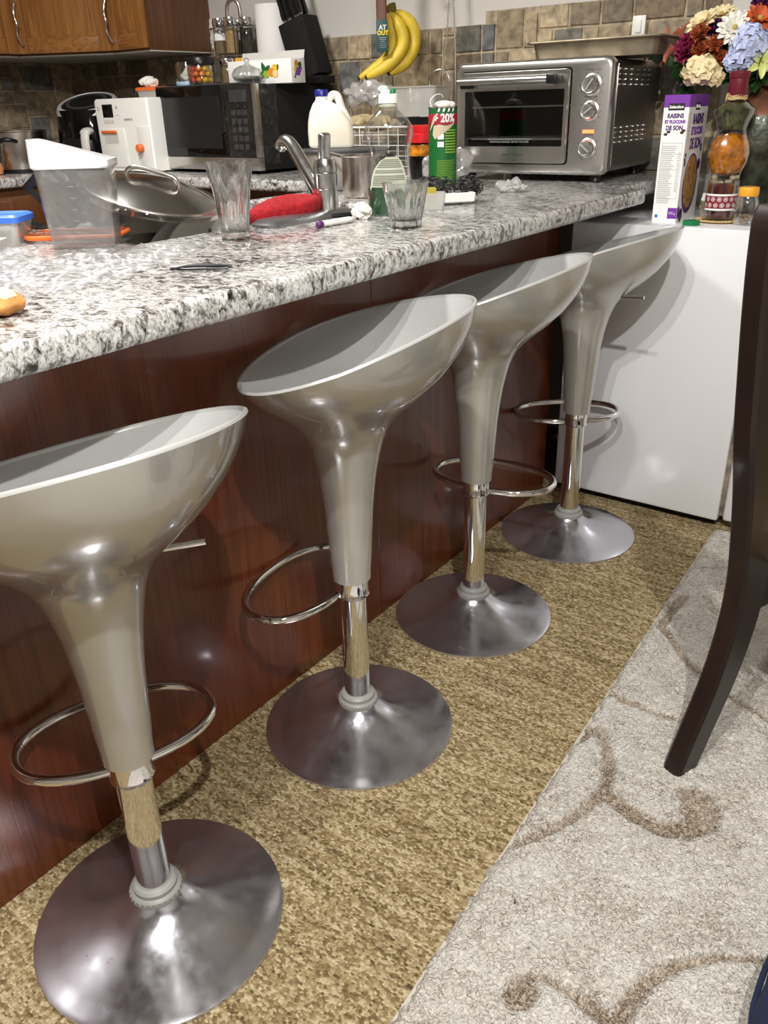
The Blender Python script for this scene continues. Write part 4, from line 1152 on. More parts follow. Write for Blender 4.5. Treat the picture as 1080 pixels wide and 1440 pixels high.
facet_glass('tumbler', 'short wide facetted empty tumbler in front of the dish soap, near the counter edge', (.170, .560, Z),
    [(.028, 0), (.031, .003), (.031, .014), (.035, .03), (.0395, .055), (.0435, .073), (.0455, .086)], [(.044, .086), (.0415, .072), (.0375, .054), (.032, .03), (.028, .02), (.023, .016), (0, .015)], 10)

# dish soap
t = thing('dish_soap', 'clear dish soap bottle with a pale label and green liquid left at the bottom', 'bottle', (.012, .728, Z), RZ)
t.scale = (1, 1, .91)
pr = [(.042, 0), (.048, .004), (.049, .02), (.0485, .06), (.0465, .09), (.0425, .122), (.0435, .146), (.050, .168), (.0535, .181), (.051, .195), (.040, .213), (.024, .228), (.018, .235), (.017, .243)]
part('bottle', lathe(B(), pr, 56, sy=.58), 'bottle', t)
part('liquid', lathe(B(), [(0, .002)]+[(np.interp(z, [p[1] for p in pr], [p[0] for p in pr])-.0018, z) for z in (.003, .006, .02, .04, .064)]+[(0, .064)], 56, sy=.565), 'soapgreen', t)
bm = B(); lab = [(.066, -.042, .036), (.085, -.040, .036), (.105, -.034, .031), (.122, -.022, .025), (.132, -.008, .016)]
gr = []
for z, xa, xb in lab:
    row = []
    for k in range(13):
        x = xa+(xb-xa)*k/12; R = np.interp(z, [p[1] for p in pr], [p[0] for p in pr])+.0005
        row.append((x, -.58*math.sqrt(max(0, R*R-x*x))-.0004, z))
    gr.append(row)
rings(bm, gr, False); part('label', bm, 'labelpale', t)
bm = B(); rnd = random.Random(1)
for k in range(15):
    z = .070+k*.0039; xa = np.interp(z, [l[0] for l in lab], [l[1] for l in lab])+.004; xb = np.interp(z, [l[0] for l in lab], [l[2] for l in lab])-.004
    if k in (6, 9): continue
    if k < 3: xb = xa+(xb-xa)*rnd.uniform(.3, .6)
    m_ = 10; rws = []
    for zz in (z, z+.0019):
        R = np.interp(zz, [p[1] for p in pr], [p[0] for p in pr])+.0008
        rws.append([(xa+(xb-xa)*i/m_, -.58*math.sqrt(R*R-(xa+(xb-xa)*i/m_)**2)-.0008, zz) for i in range(m_+1)])
    rings(bm, rws, False)
part('label_print', bm, 'labelink', t)
part('neck_ring', lathe(B(), [(.0165, .236), (.0185, .238), (.0185, .243), (.0165, .245)], 32), 'labelpale', t)
c = part('cap', lathe(B(), [(.0165, .243), (.0205, .245), (.0205, .262), (.018, .264), (0, .264)], 36), 'whiteplastic', t)
bm = B(); cbox(bm, (-.006, 0, .268), (.020, .018, .010), .003); ball(bm, (-.010, 0, .274), (.012, .010, .008), 14, 8); part('flip_top', bm, 'mint', t)
part('nozzle', xf(lathe(B(), [(.006, 0), (.005, .012), (.003, .014), (0, .014)], 16), (.008, 0, .262), (0, .35, 0)), 'greencap', t)

# tap
t = thing('kitchen_tap', 'squat chrome single-lever tap with upright lever, on its long base plate behind the marker pen', 'tap', (-.115, .600, Z), PI/2)
bm = B(); rings(bm, [sq(-.165, .125, -.043, .030, 0, .026), sq(-.165, .125, -.043, .030, .006, .026), sq(-.150, .112, -.034, .023, .013, .02), sq(-.06, .06, -.018, .018, .0145, .012)], True, True, True)
part('base_plate', bm, 'plategrey', t)
part('tap_body', lathe(B(), [(.0262, .010), (.0262, .056), (.0245, .058), (.0262, .060), (.0265, .088), (.0245, .0895), (.0262, .091), (.0262, .104), (.021, .118), (0, .119)], 40, (.062, .0, 0)), 'faucet', t)
part('lever', xf(box(B(), -.0145, .0145, -.009, .009, 0, .062, .006, 3), (.060, .0, .108), (.10, -.03, 0)), 'faucet', t)
pth = smooth_path([(.058, .012, .040), (.060, .042, .078), (.066, .084, .128), (.071, .108, .149), (.074, .128, .151), (.076, .142, .139)], 6)
part('spout', tube(B(), pth, [.0165-.003*i/(len(pth)-1) for i in range(len(pth))], 16), 'faucet', t)

t = thing('marker_pen', 'white marker pen with violet ends lying on the granite in front of the tap', 'pen', (.008, .548, Z+.0065), math.atan2(.103, .006))
part('barrel', xf(lathe(B(), [(.0062, 0), (.0064, .002), (.0064, .085), (.0055, .088)], 20), (-.05, 0, 0), (0, PI/2, 0)), 'whiteplastic', t)
part('ink_end', xf(lathe(B(), [(.0045, -.006), (.0064, -.004), (.0064, .0), (.0064, .008)], 20), (-.056, 0, 0), (0, PI/2, 0)), 'violetink', t)
part('pen_tip', xf(lathe(B(), [(.0055, 0), (.0052, .010), (.003, .016), (0, .018)], 16), (.037, 0, 0), (0, PI/2, 0)), 'offwhite', t)
t = thing('marker_pen', 'dark pen lying behind the crumpled tissue, its end showing beside the dish soap', 'pen', (-.055, .668, Z+.005), 1.1)
part('barrel', xf(lathe(B(), [(.003, 0), (.0048, .004), (.0048, .10), (.003, .103)], 16), (-.05, 0, 0), (0, PI/2, 0)), 'black', t)
bm = B(); ball(bm, (0, 0, 0), (.020, .017, .015), 40, 24); bm.normal_update(); lumpy(bm, .010, 70, 2, True)
tag(part('crumpled_tissue', bm, 'tissue', loc=(-.005, .645, Z+.016)), 'little crumpled white tissue ball beside the marker pen', 'tissue')

# red cloth over the tap plate
bm = B(); ball(bm, (0, 0, 0), 1, 48, 24)
for v in bm.verts:
    x, y, z = v.co; f = math.copysign(abs(z)**.6, z); v.co = Vector((x*.086*(1+.18*z), y*.050, (f*.026 if z > 0 else f*.026)+.012*x-.006*x*x))
bm.normal_update(); lumpy(bm, .0075, 17, 5)
ball(bm, (.082, -.008, .028), (.012, .012, .012), 14, 10)
t = tag(part('red_cloth', bm, 'terry', loc=(-.160, .572, Z+.020), rot=(0, 0, PI/2-.35)), 'folded red terry cloth on the sink edge between the tall glass and the tap', 'cloth')

# washing-up in the sink
def disc_thing(name, label, cat, prof, m, pos, nrm, group=None, pname='dish'):
    t = thing(name, label, cat, pos, 0, group)
    q = Vector((0, 0, 1)).rotation_difference(Vector(nrm).normalized()).to_matrix().to_4x4()
    bm = lathe(B(), prof, 72); bm.transform(q); part(pname, bm, m, t); return t, q
pl = [(0, -.004), (.075, -.004), (.080, -.002), (.115, .006), (.139, .016), (.141, .018), (.139, .019), (.115, .010), (.080, .002), (.074, 0), (0, 0)]
disc_thing('dinner_plate', 'cream dinner plate standing on edge in the sink behind the tall glass', 'plate', pl, 'plate', (-.245, .460, .840), (.80, -.55, .22), 'plates in the sink')
disc_thing('dinner_plate', 'grey plate standing behind the pot lid, left of the cream dinner plate', 'plate', [(r*.96, z) for r, z in pl], 'offwhite', (-.292, .440, .832), (.80, -.55, .22), 'plates in the sink')
t, q = disc_thing('pot_lid', 'big round steel pot lid with clear rim tilted on the washing-up in the sink', 'lid', [(0, .030), (.05, .027), (.09, .019), (.125, .006), (.134, .002), (.134, -.001), (.125, .002), (.09, .015), (.05, .023), (0, .026)], 'lidsteel', (-.345, .365, 1.010), (.27, .05, .96), None, 'dome')
bm = lathe(B(), [(.134, -.002), (.150, .004), (.1515, .001), (.148, -.010), (.134, -.006)], 72, cap=False); bm.transform(q); part('clear_rim', bm, 'ribglass', t)
bm = tube(B(), [(.134*math.cos(2*PI*i/72), .134*math.sin(2*PI*i/72), 0) for i in range(72)], .004, 8, True); bm.transform(q); part('steel_rim', bm, 'potsteel', t)
bm = tube(B(), smooth_path([(-.055, 0, .024), (-.054, 0, .036), (-.040, 0, .046), (0, 0, .048), (.040, 0, .046), (.054, 0, .036), (.055, 0, .024)], 5), .0050, 10); bm.transform(q @ Rz(.55)); part('loop_handle', bm, 'potsteel', t)
t, q = disc_thing('frying_pan', 'dark steel pan lying under the pot lid in the sink', 'pan', [(0, 0), (.105, 0), (.113, .008), (.132, .050), (.135, .052), (.132, .054), (.108, .010), (0, .006)], 'steeldark', (-.350, .345, .880), (.25, -.2, .95), None, 'pan')
bm = tube(B(), smooth_path([(.132, 0, .048), (.165, 0, .064), (.20, 0, .085), (.23, 0, .10)], 5), .008, 10, flat=.7); bm.transform(q @ Rz(-2.25)); part('handle', bm, 'black', t)
# black turner
t = thing('slotted_turner', 'black slotted turner sticking up out of the sink behind the cereal keeper', 'turner', (-.445, .225, 1.020), RZ+.25)
bm = B(); mt = Matrix.Rotation(-.72, 4, 'Y') @ Matrix.Rotation(-.12, 4, 'X')
for x0, x1 in ((-.048, -.036), (-.026, -.017), (-.007, .002), (.012, .021), (.031, .048)): box(bm, x0, x1, -.0012, .0012, -.040, .052, 0)
box(bm, -.048, .048, -.0014, .0014, .050, .066, .001); box(bm, -.048, .048, -.0014, .0014, -.056, -.038, .001)
bm.transform(mt); part('blade', bm, 'black', t)
bm = tube(B(), [(0, 0, -.05), (0, .004, -.08), (0, .01, -.13), (0, .01, -.20)], [.007, .006, .008, .009], 10); bm.transform(mt); part('handle', bm, 'black', t)

# left foreground
t = thing('food_tub', 'small cloudy food tub with a bright blue lid at the left edge of the granite', 'food container', (-.435, .055, Z), RZ)
bm = B(); rings(bm, [sq(-.052, .052, -.036, .036, 0), sq(-.060, .060, -.043, .043, .042), sq(-.058, .058, -.041, .041, .042), sq(-.050, .050, -.034, .034, .002)]); part('tub', bm, 'tubplastic', t)
bm = B(); rings(bm, [sq(-.064, .064, -.047, .047, .040), sq(-.064, .064, -.047, .047, .050), sq(-.058, .058, -.041, .041, .054), sq(-.054, .054, -.037, .037, .051)]); part('lid', bm, 'blue', t)
t = thing('food_tub', 'flat clear tub with an orange seal, lying open behind the cereal keeper', 'food container', (-.325, .165, Z), RZ)
bm = B(); rings(bm, [sq(-.085, .075, -.045, .045, .0, .02), sq(-.092, .082, -.052, .052, .022, .02), sq(-.090, .080, -.050, .050, .022, .02), sq(-.083, .073, -.043, .043, .002, .02)]); part('tub', bm, 'clear', t)
part('orange_seal', tube(B(), sq(-.093, .083, -.053, .053, .010, .02), .0045, 8, True), 'orange', t)
t = thing('plastic_tray', 'shallow grey plastic tray in front of the blue-lidded tub at the left edge', 'tray', (-.385, -.025, Z), RZ)
bm = B(); rings(bm, [sq(-.055, .05, -.028, .028, 0), sq(-.064, .056, -.034, .034, .018), sq(-.062, .054, -.032, .032, .018), sq(-.054, .049, -.027, .027, .003)]); part('tray', bm, 'offwhite', t)

# cling film
rnd = random.Random(3); bm = B(); N = 150
poly = [(-.40, .00), (-.16, -.30), (.10, -.27), (.145, -.17), (.105, -.02), (.02, .15), (-.05, .245), (-.13, .16), (-.20, .03), (-.30, .045)]
def inside(x, y):
    c = False; j = len(poly)-1
    for i in range(len(poly)):
        (xi, yi), (xj, yj) = poly[i], poly[j]
        if (yi > y) != (yj > y) and x < (xj-xi)*(y-yi)/(yj-yi)+xi: c = not c
        j = i
    return c
gv = {}
for i in range(N+1):
    for j in range(N+1):
        x = -.42+.58*i/N; y = -.34+.60*j/N
        wx = x+.02*noise.noise(Vector((x*14, y*14, 4))); wy = y+.02*noise.noise(Vector((x*14, y*14, 9)))
        if inside(wx, wy):
            h = 0
            for sc, am in ((16, .010), (36, .007), (80, .0032)): h += am*(1-abs(noise.noise(Vector((x*sc, y*sc, sc))))*2.4)
            gv[i, j] = bm.verts.new((x, y, max(.0012, h*.72-.002)))
for (i, j) in list(gv):
    q4 = [(i, j), (i+1, j), (i+1, j+1), (i, j+1)]
    if all(k in gv for k in q4): bm.faces.new([gv[k] for k in q4])
for v in [v for v in bm.verts if not v.link_faces]: bm.verts.remove(v)
tag(part('cling_film', bm, 'film', loc=(0, 0, Z), ang=70), 'crumpled sheet of clear cling film spread over the near end of the granite', 'plastic wrap')
t = thing('hair_clip', 'thin black hair clip lying on the granite in front of the pot lid', 'hair clip', (.160, .032, Z+.004), math.atan2(.058, .071))
part('upper_arm', tube(B(), smooth_path([(-.048, 0, 0), (-.02, .003, .004), (.02, .004, .003), (.046, .0, .001)], 5), [.0012]+[.0028]*14+[.0015], 8), 'black', t)
part('lower_arm', tube(B(), smooth_path([(-.046, .004, 0), (-.02, -.004, 0), (.02, -.006, 0), (.040, -.004, 0)], 5), .0018, 8), 'black', t)
t = thing('pizza_slice', 'end of a pizza slice with melted cheese at the left edge of the granite', 'food', (.160, -.308, Z), .6)
bm = B(); ball(bm, (0, 0, .014), (.040, .028, .014), 36, 18); bm.normal_update(); lumpy(bm, .006, 55, 2); part('crust', bm, 'bread', t)
bm = B(); ball(bm, (.004, -.002, .024), (.028, .019, .007), 28, 12); bm.normal_update(); lumpy(bm, .006, 80, 8); part('cheese', bm, 'cheese', t)
bm = B(); ball(bm, (-.004, .006, .029), (.013, .010, .005), 18, 10); bm.normal_update(); lumpy(bm, .004, 90, 4); part('tomato', bm, 'sauce', t)

# steel wool and white tray, sponge cup
t = thing('scrubber_tray', 'white foam tray holding the steel wool, near the counter edge by the green can', 'tray', (-.005, .968, Z), RZ+.18)
bm = B(); rings(bm, [sq(-.062, .062, -.036, .036, .003, .004), sq(-.070, .070, -.042, .042, .007, .004), sq(-.072, .072, -.043, .043, .026, .004), sq(-.066, .066, -.038, .038, .027, .004), sq(-.060, .060, -.032, .032, .009, .004)]); part('tray', bm, 'styro', t)
def wool(label, pos, rx, n, seed):
    rnd = random.Random(seed); bm = B()
    for k in range(n):
        p = []; c0 = Vector((rnd.gauss(0, .45), rnd.gauss(0, .45), rnd.gauss(0, .40)))
        a = rnd.uniform(0, 6.3); rad = rnd.uniform(.10, .32); ax = Vector((rnd.gauss(0, 1), rnd.gauss(0, 1), rnd.gauss(0, 1))).normalized(); e1 = ax.orthogonal().normalized(); e2 = ax.cross(e1)
        for i in range(7):
            w = c0+e1*math.cos(a+i*.55)*rad+e2*math.sin(a+i*.55)*rad+ax*i*.02
            if w.length > 1: w /= w.length
            p.append(Vector((w.x*rx[0], w.y*rx[1], w.z*rx[2])))
        tube(bm, p, .0011, 3, cap=False)
    ball(bm, (0, 0, 0), (rx[0]*.62, rx[1]*.62, rx[2]*.6), 14, 8)
    tag(part('steel_wool_pad', bm, 'steelwool', loc=pos), label, 'steel wool', 'steel wool pads')
wool('dark steel wool pad on the white foam tray, the left and darker one', (-.030, .975, Z+.038), (.054, .036, .027), 300, 1)
wool('greyer steel wool pad at the right on the white foam tray', (.030, 1.030, Z+.036), (.042, .030, .026), 260, 2)
t = thing('sponge_cup', 'low hazy plastic cup with a yellow and green sponge, behind the tumbler', 'sponge holder', (.040, .850, Z), RZ)
t.scale = (.8, .8, .9)
bm = B(); rings(bm, [sq(-.034, .034, -.026, .026, 0, .008), sq(-.040, .040, -.030, .030, .042, .008), sq(-.038, .038, -.028, .028, .042, .008), sq(-.032, .032, -.024, .024, .003, .008)]); part('cup', bm, 'tubplastic', t)
t = thing('sponge', 'yellow sponge with a green scouring side standing in the hazy cup', 'sponge', (.036, .847, Z+.005), RZ+.25)
t.scale = (.8, .8, .75)
part('foam', box(B(), -.022, .018, -.014, .001, 0, .058, .003), 'sponge_y', t)
part('scourer', box(B(), -.022, .018, .0012, .008, 0, .058, .002), 'sponge_g', t)

# green snack can
t = thing('snack_can', 'tall green snack can with a torn label and white tissue poking out of the top', 'can', (-.262, 1.372, Z), RZ)
R = .0405; Hc = .210
part('tube', lathe(B(), [(R, 0), (R, Hc), (R-.0012, Hc), (R-.0012, .006), (0, .006)], 64), 'green', t)
part('rim', lathe(B(), [(R-.002, Hc-.002), (R+.0012, Hc-.002), (R+.0014, Hc+.0015), (R-.002, Hc+.002)], 64), 'nickel', t)
part('base_rim', lathe(B(), [(R-.004, -.0), (R+.0012, 0), (R+.0012, .004), (R, .005)], 64), 'nickel', t)
part('red_band', lathe(B(), [(R+.0003, .166), (R+.0006, .167), (R+.0006, .193), (R+.0003, .194)], 64, cap=False), 'redprint', t)
def wrap_text(s, size, m, parent, R, z, x=0, sx=1, bold=0):
    bm = text_bm(s, size, sx, bold=bold)
    for v in bm.verts: v.co = Vector((v.co.x+x, -v.co.z, v.co.y+z))
    bend(bm, R); return part('lettering', bm, m, parent, ang=60)
wrap_text('20%', .030, 'card', t, R+.0014, .182, .012, .85, .001)
wrap_text('+', .026, 'card', t, R+.0014, .182, -.024, 1, .001)
def polywrap(pts, m, name, off=.0010):
    bm = B(); vs = [bm.verts.new((x, 0, z)) for x, z in pts]; f = bm.faces.new(vs); bmesh.ops.triangulate(bm, faces=[f])
    for _ in range(2): bmesh.ops.subdivide_edges(bm, edges=bm.edges[:], cuts=1, use_grid_fill=True)
    for v in bm.verts: v.co.y = -off
    bend(bm, R); part(name, bm, m, t)
polywrap([(-.034, .140), (-.026, .128), (-.010, .138), (.012, .152), (.030, .166), (.032, .172), (.018, .166), (.004, .163), (-.012, .167), (-.030, .163), (-.032, .152)], 'tan', 'torn_patch', .0012)
polywrap([(-.046, .150), (-.038, .168), (-.030, .186), (-.020, .196), (-.016, .194), (-.028, .172), (-.040, .154)], 'tan', 'torn_patch', .0016)
for i, (sx, ) in enumerate(((-.018,), (-.004,), (.010,), (.024,))): polywrap([(sx, .198), (sx+.006, .200), (sx+.009, .214), (sx+.004, .212)], 'paper', 'white_print')
for z in (.128, .108): polywrap([(-.018, z), (.0, z), (.0, z+.014), (-.018, z+.014)], 'paper', 'print_panel')
bm = B(); rnd = random.Random(6)
for k in range(9):
    z = .150-k*.0072
    rings(bm, [[(.004+i*(.036+rnd.uniform(-.006, .004)*0)/8, -.0010, zz) for i in range(9)] for zz in (z, z+.0032)], False)
bend(bm, R); part('lime_print', bm, 'lime', t)
bm = B()
for k in range(15):
    z = .072-k*.0044; e = rnd.uniform(.024, .036)
    rings(bm, [[(-.020+i*(e+.020)/10, -.0010, zz) for i in range(11)] for zz in (z, z+.0012)], False)
bend(bm, R); part('small_print', bm, 'lime', t)
bm = tube(B(), smooth_path([(-.030, -.01, .205), (-.036, -.015, .228), (-.022, -.015, .242), (-.006, -.012, .243), (.000, -.012, .234)], 5), [.008, .0075, .007, .006, .005, .0045, .004, .0035, .003, .0028, .0026, .0025, .0025, .0025, .0025, .0022, .002, .002, .002, .002, .001], 8, flat=.4)
ball(bm, (.002, 0, .218), (.026, .022, .010), 24, 12); ball(bm, (.024, 0, .217), (.012, .015, .008), 16, 10)
part('tissue', bm, 'tissue', t)
bm = B(); ball(bm, (0, 0, 0), (.085, .060, .055), 56, 32); bm.normal_update(); creased(bm, .045, 16, 3)
for v in bm.verts: v.co.z = max(v.co.z, -.048)
tag(part('plastic_bag', bm, 'bag', loc=(-.300, 1.455, Z+.049), rot=(0, 0, RZ), ang=14), 'crumpled clear plastic bag lying behind the green snack can', 'plastic bag')
bm = B(); ball(bm, (0, 0, 0), (.050, .036, .018), 40, 20); bm.normal_update(); creased(bm, .026, 28, 8)
for v in bm.verts: v.co.z = max(v.co.z, -.015)
tag(part('plastic_bag', bm, 'bag', loc=(.020, 1.285, Z+.0155), rot=(0, 0, RZ), ang=14), 'small scrap of clear plastic bag on the granite in front of the oven', 'plastic bag')

# pots beyond the tap
t = thing('cooking_pot', 'big pale steel pot with a black lid, carrying the milk jug, behind the tap', 'pot', (-.510, 1.215, Z), .3)
part('body', lathe(B(), [(.085, 0), (.092, .004), (.112, .05), (.126, .095), (.128, .100), (.125, .100), (.09, .008), (0, .006)], 64), 'enamelpot', t)
part('lid', lathe(B(), [(.132, .100), (.137, .102), (.137, .107), (.130, .110), (.09, .113), (0, .114)], 64), 'darkgrey', t)
for s_ in (0, PI):
    part('side_handle', xf(tube(B(), smooth_path([(.122, -.030, .086), (.148, -.028, .090), (.156, 0, .091), (.148, .028, .090), (.122, .030, .086)], 5), .006, 10), (0, 0, 0), (0, 0, s_)), 'black', t)
t = thing('saucepan', 'small cylindrical steel saucepan without lid beside the dish soap bottle', 'saucepan', (-.300, 1.030, Z), .2)
part('body', lathe(B(), [(.044, 0), (.048, .003), (.0505, .02), (.0505, .100), (.0535, .103), (.0535, .105), (.049, .104), (.0485, .02), (.044, .005), (0, .004)], 56), 'potsteel', t)
part('handle', tube(B(), smooth_path([(-.049, .02, .092), (-.075, .04, .098), (-.13, .075, .104), (-.16, .095, .104)], 5), .007, 10, flat=.6), 'steeldark', t)
t = thing('milk_jug', 'plastic milk jug with a dark blue cap standing on the black pot lid', 'milk jug', (-.526, 1.186, Z+.1145), RZ+.1)
t.scale = (.95, .95, .88)
def jugsec(x0, x1, y, z, r): return [(a, b, z) for a, _, b in rrect(x0, x1, -y, y, r, 0, 5)]
secs = [jugsec(-.064, .064, .046, 0, .015), jugsec(-.067, .067, .049, .006, .018), jugsec(-.068, .068, .050, .045, .02), jugsec(-.066, .060, .048, .075, .022), jugsec(-.060, .040, .043, .105, .024), jugsec(-.050, .018, .034, .128, .024), jugsec(-.041, -.003, .019, .140, .018), jugsec(-.040, -.005, .0174, .150, .017)]
bm = B(); rings(bm, secs); part('jug', bm, 'jug', t)
bm = B(); rings(bm, [[(x*1.004, y*1.004, z) for x, y, z in s] for s in secs[1:5]]); part('milk_level', bm, 'milk', t)
part('handle', tube(B(), smooth_path([(-.004, 0, .140), (.012, 0, .153), (.026, 0, .147), (.036, 0, .115), (.050, 0, .085), (.058, 0, .062)], 6), .0125, 14, flat=1.0), 'jug', t)
part('cap', lathe(B(), [(.0185, .150), (.0195, .151), (.0195, .168), (.018, .170), (0, .170)], 36, (-.0225, 0, 0), facet=lambda a, z: 1+.012*math.sin(a*30)), 'navycap', t)

# wire dish rack and what lies in it
t = thing('wire_basket', 'white wire basket against the wall behind the milk jug, holding a beige cloth', 'basket', (-.700, 1.735, Z), .02)
bm = B(); W_, D_, H_ = .235, .14, .155
tube(bm, [(W_*a, D_*b, H_) for a, b in ((-1, -1), (1, -1), (1, 1), (-1, 1))], .0032, 8, True)
tube(bm, [(W_*a*.99, D_*b*.99, .004) for a, b in ((-1, -1), (1, -1), (1, 1), (-1, 1))], .003, 8, True)
part('rim_wires', bm, 'wire', t)
bm = B()
for k in range(4): tube(bm, [(W_*a*.995, D_*b*.995, .035+k*.032) for a, b in ((-1, -1), (1, -1), (1, 1), (-1, 1))], .0015, 6, True)
for k in range(13):
    x = -W_+2*W_*k/12
    for s_ in (-1, 1): tube(bm, [(x, s_*D_, H_), (x, s_*D_*.99, .004)], .0016, 6)
    tube(bm, [(x, -D_, .004), (x, D_, .004)], .0016, 6)
for k in range(7):
    y = -D_+2*D_*k/6
    for s_ in (-1, 1): tube(bm, [(s_*W_, y, H_), (s_*W_*.99, y, .004)], .0016, 6)
part('mesh_wires', bm, 'wire', t)
def crumple(name, label, cat, m, pos, r, amp, sc, seed, ridged=True, floor=None, rz=0):
    bm = B(); ball(bm, (0, 0, 0), r, 48, 26); bm.normal_update(); (creased(bm, amp*1.6, sc, seed) if m == 'bag' else lumpy(bm, amp, sc, seed, ridged))
    if floor is not None:
        for v in bm.verts: v.co.z = max(v.co.z, floor)
    return tag(part(name, bm, m, loc=pos, rot=(0, 0, rz), ang=14 if m == 'bag' else 30), label, cat)
crumple('beige_cloth', 'beige checked cloth bundled on top of the wire basket', 'cloth', 'beige', (-.770, 1.700, Z+.166), (.090, .055, .022), .016, 22, 4, rz=RZ)
t = thing('black_bowl', 'shallow black bowl resting in the wire basket right of the beige cloth', 'bowl', (-.590, 1.735, Z+.152))
part('bowl', lathe(B(), [(.04, 0), (.055, .004), (.078, .030), (.076, .030), (.053, .007), (0, .005)], 40), 'black', t)
crumple('plastic_bag', 'shiny crumpled clear plastic bag bulging above the beige cloth and the milk jug', 'plastic bag', 'bag', (-.850, 1.800, Z+.262), (.100, .055, .042), .030, 14, 6, rz=.1)
t = thing('storage_tub', 'grey translucent plastic tub in the wire basket behind the soap cap', 'food container', (-.655, 1.850, Z+.165), .05)
bm = B(); rings(bm, [sq(-.075, .075, -.05, .05, .0, .015), sq(-.092, .092, -.062, .062, .105, .015), sq(-.097, .097, -.067, .067, .107, .015), sq(-.097, .097, -.067, .067, .111, .015), sq(-.088, .088, -.058, .058, .109, .015), sq(-.073, .073, -.048, .048, .004, .015)]); part('tub', bm, 'tubplastic', t)
bm = B(); cbox(bm, (0, 0, .158), (.30, .16, .004), .001); tag(part('rack_shelf', bm, 'wire', loc=(-.690, 1.90-.06, Z)), 'white slatted shelf insert across the wire basket under the grey tub', 'shelf')
t = thing('red_container', 'red lidded dark jar with an amber band between the soap bottle and the green can', 'food container', (-.475, 1.590, Z))
part('jar', lathe(B(), [(.044, .0), (.047, .004), (.047, .105), (.042, .108), (0, .108)], 40), 'blackgloss', t)
part('amber_band', lathe(B(), [(.0472, .070), (.0478, .072), (.0478, .102), (.0472, .104)], 40, cap=False), 'oilo', t)
part('lid', lathe(B(), [(.050, .108), (.054, .110), (.054, .134), (.050, .137), (.051, .140), (.051, .158), (.048, .160), (0, .160)], 48), 'red', t)

# banana stand and bananas, hanging tool
t = thing('banana_stand', 'chrome wire banana stand with a spiral foot, behind the bananas', 'banana stand', (-.655, 1.925, Z+.002), .3)
bm = B(); tube(bm, [(.075*math.cos(2*PI*i/40), .055*math.sin(2*PI*i/40), 0) for i in range(40)], .003, 8, True)
part('base_ring', bm, 'wiremetal', t)
part('upright', tube(B(), smooth_path([(.070, 0, 0), (.080, 0, .18), (.078, 0, .40), (.062, 0, .60), (.02, 0, .66), (-.030, 0, .655), (-.045, 0, .62), (-.040, -.01, .60), (-.020, -.01, .612)], 8), .0032, 8), 'wiremetal', t)
part('upright', tube(B(), smooth_path([(-.020, -.03, 0), (.000, -.03, .15), (.050, -.01, .42), (.055, 0, .60)], 8), .0026, 8), 'wiremetal', t)
part('spiral', tube(B(), [(.030+.036*math.cos(2*PI*i/36), -.025, .285+.040*math.sin(2*PI*i/36)) for i in range(36)], .0020, 8, True), 'wiremetal', t)
ax = Vector((math.cos(RZ), math.sin(RZ), 0))
t = thing('banana_bunch', 'bunch of ripe yellow bananas hanging from the wire stand above the soap bottle', 'bananas', (-.782, 1.865, 1.440), RZ)
def banana(pts, r0, seed):
    P = smooth_path(pts, 6); m = len(P); rr = []
    for i in range(m):
        f = i/(m-1)
        rr.append(r0*(.30+.70*min(1, max(0, (f-.06)/.24))**.8)*(1-.62*max(0, (f-.80)/.20)**1.6))
    bm = B(); tube(bm, P, rr, 9)
    b = part('banana', bm, 'banana', t, ang=50)
    e = P[-1]-P[-2]; e.normalize()
    part('tip', tube(B(), [P[-1]-e*.002, P[-1]+e*.004, P[-1]+e*.009], [rr[-1]*1.0, rr[-1]*.85, rr[-1]*.5], 9), 'bananatip', b)
banana([(-.012, 0, .018), (.012, -.006, -.010), (.032, -.014, -.050), (.030, -.020, -.095), (-.014, -.024, -.142), (-.096, -.024, -.182)], .0215, 1)
banana([(-.014, 0, .018), (-.008, .004, -.020), (.000, .008, -.060), (-.008, .004, -.105), (-.050, -.002, -.145), (-.122, -.006, -.184)], .0195, 2)
banana([(.000, .004, .020), (.040, .010, .002), (.072, .012, -.040), (.070, .008, -.095), (.038, .000, -.140), (-.016, -.006, -.170)], .0225, 3)
banana([(.002, .010, .018), (.036, .030, -.010), (.060, .034, -.060), (.056, .030, -.110), (.026, .022, -.150), (-.014, .016, -.172)], .019, 4)
bm = B(); tube(bm, smooth_path([(-.022, .0, .016), (-.008, .002, .030), (.010, .004, .034)], 4), [.011]*8+[.010], 10); ball(bm, (-.004, .002, .022), (.017, .012, .012), 14, 10); part('stalk', bm, 'bananastem', t)
t = thing('kitchen_tool', 'brown wooden tool handle in a dark green card sleeve, hanging in front of the bananas', 'utensil', (-.783, 1.800, 1.345), RZ)
bm = B(); rings(bm, [sq(-.018, .018, -.007, .007, .07, .006), sq(-.018, .018, -.008, .008, .16, .006), sq(-.016, .016, -.007, .007, .24, .006), sq(-.018, .018, -.007, .007, .30, .006)]); part('wooden_handle', bm, 'toolwood', t)
part('blade', box(B(), -.014, .014, -.0012, .0012, -.008, .07), 'steel', t)
part('card_sleeve', box(B(), -.0195, .0195, -.0095, .0095, -.012, .084, .001), 'tealcard', t)
text('lettering', 'AT', .020, 'paper', t, (.002, -.0100, .060), FRONT, bold=.0006); text('lettering', 'OUT', .018, 'yellowink', t, (.002, -.0100, .044), FRONT, bold=.0008)
bm = B()
for k, w in enumerate((.026, .022, .012, .024, .026, .022)): cbox(bm, (.002, -.0099, .030-k*.0058), (w, .0004, .0022 if k < 3 else .0012))
part('small_print', bm, 'grey', t)
part('hang_wire', tube(B(), smooth_path([(0, 0, .295), (.001, .0, .36), (.006, .008, .42), (.012, .016, .452)], 6), .0015, 6), 'wiremetal', t)
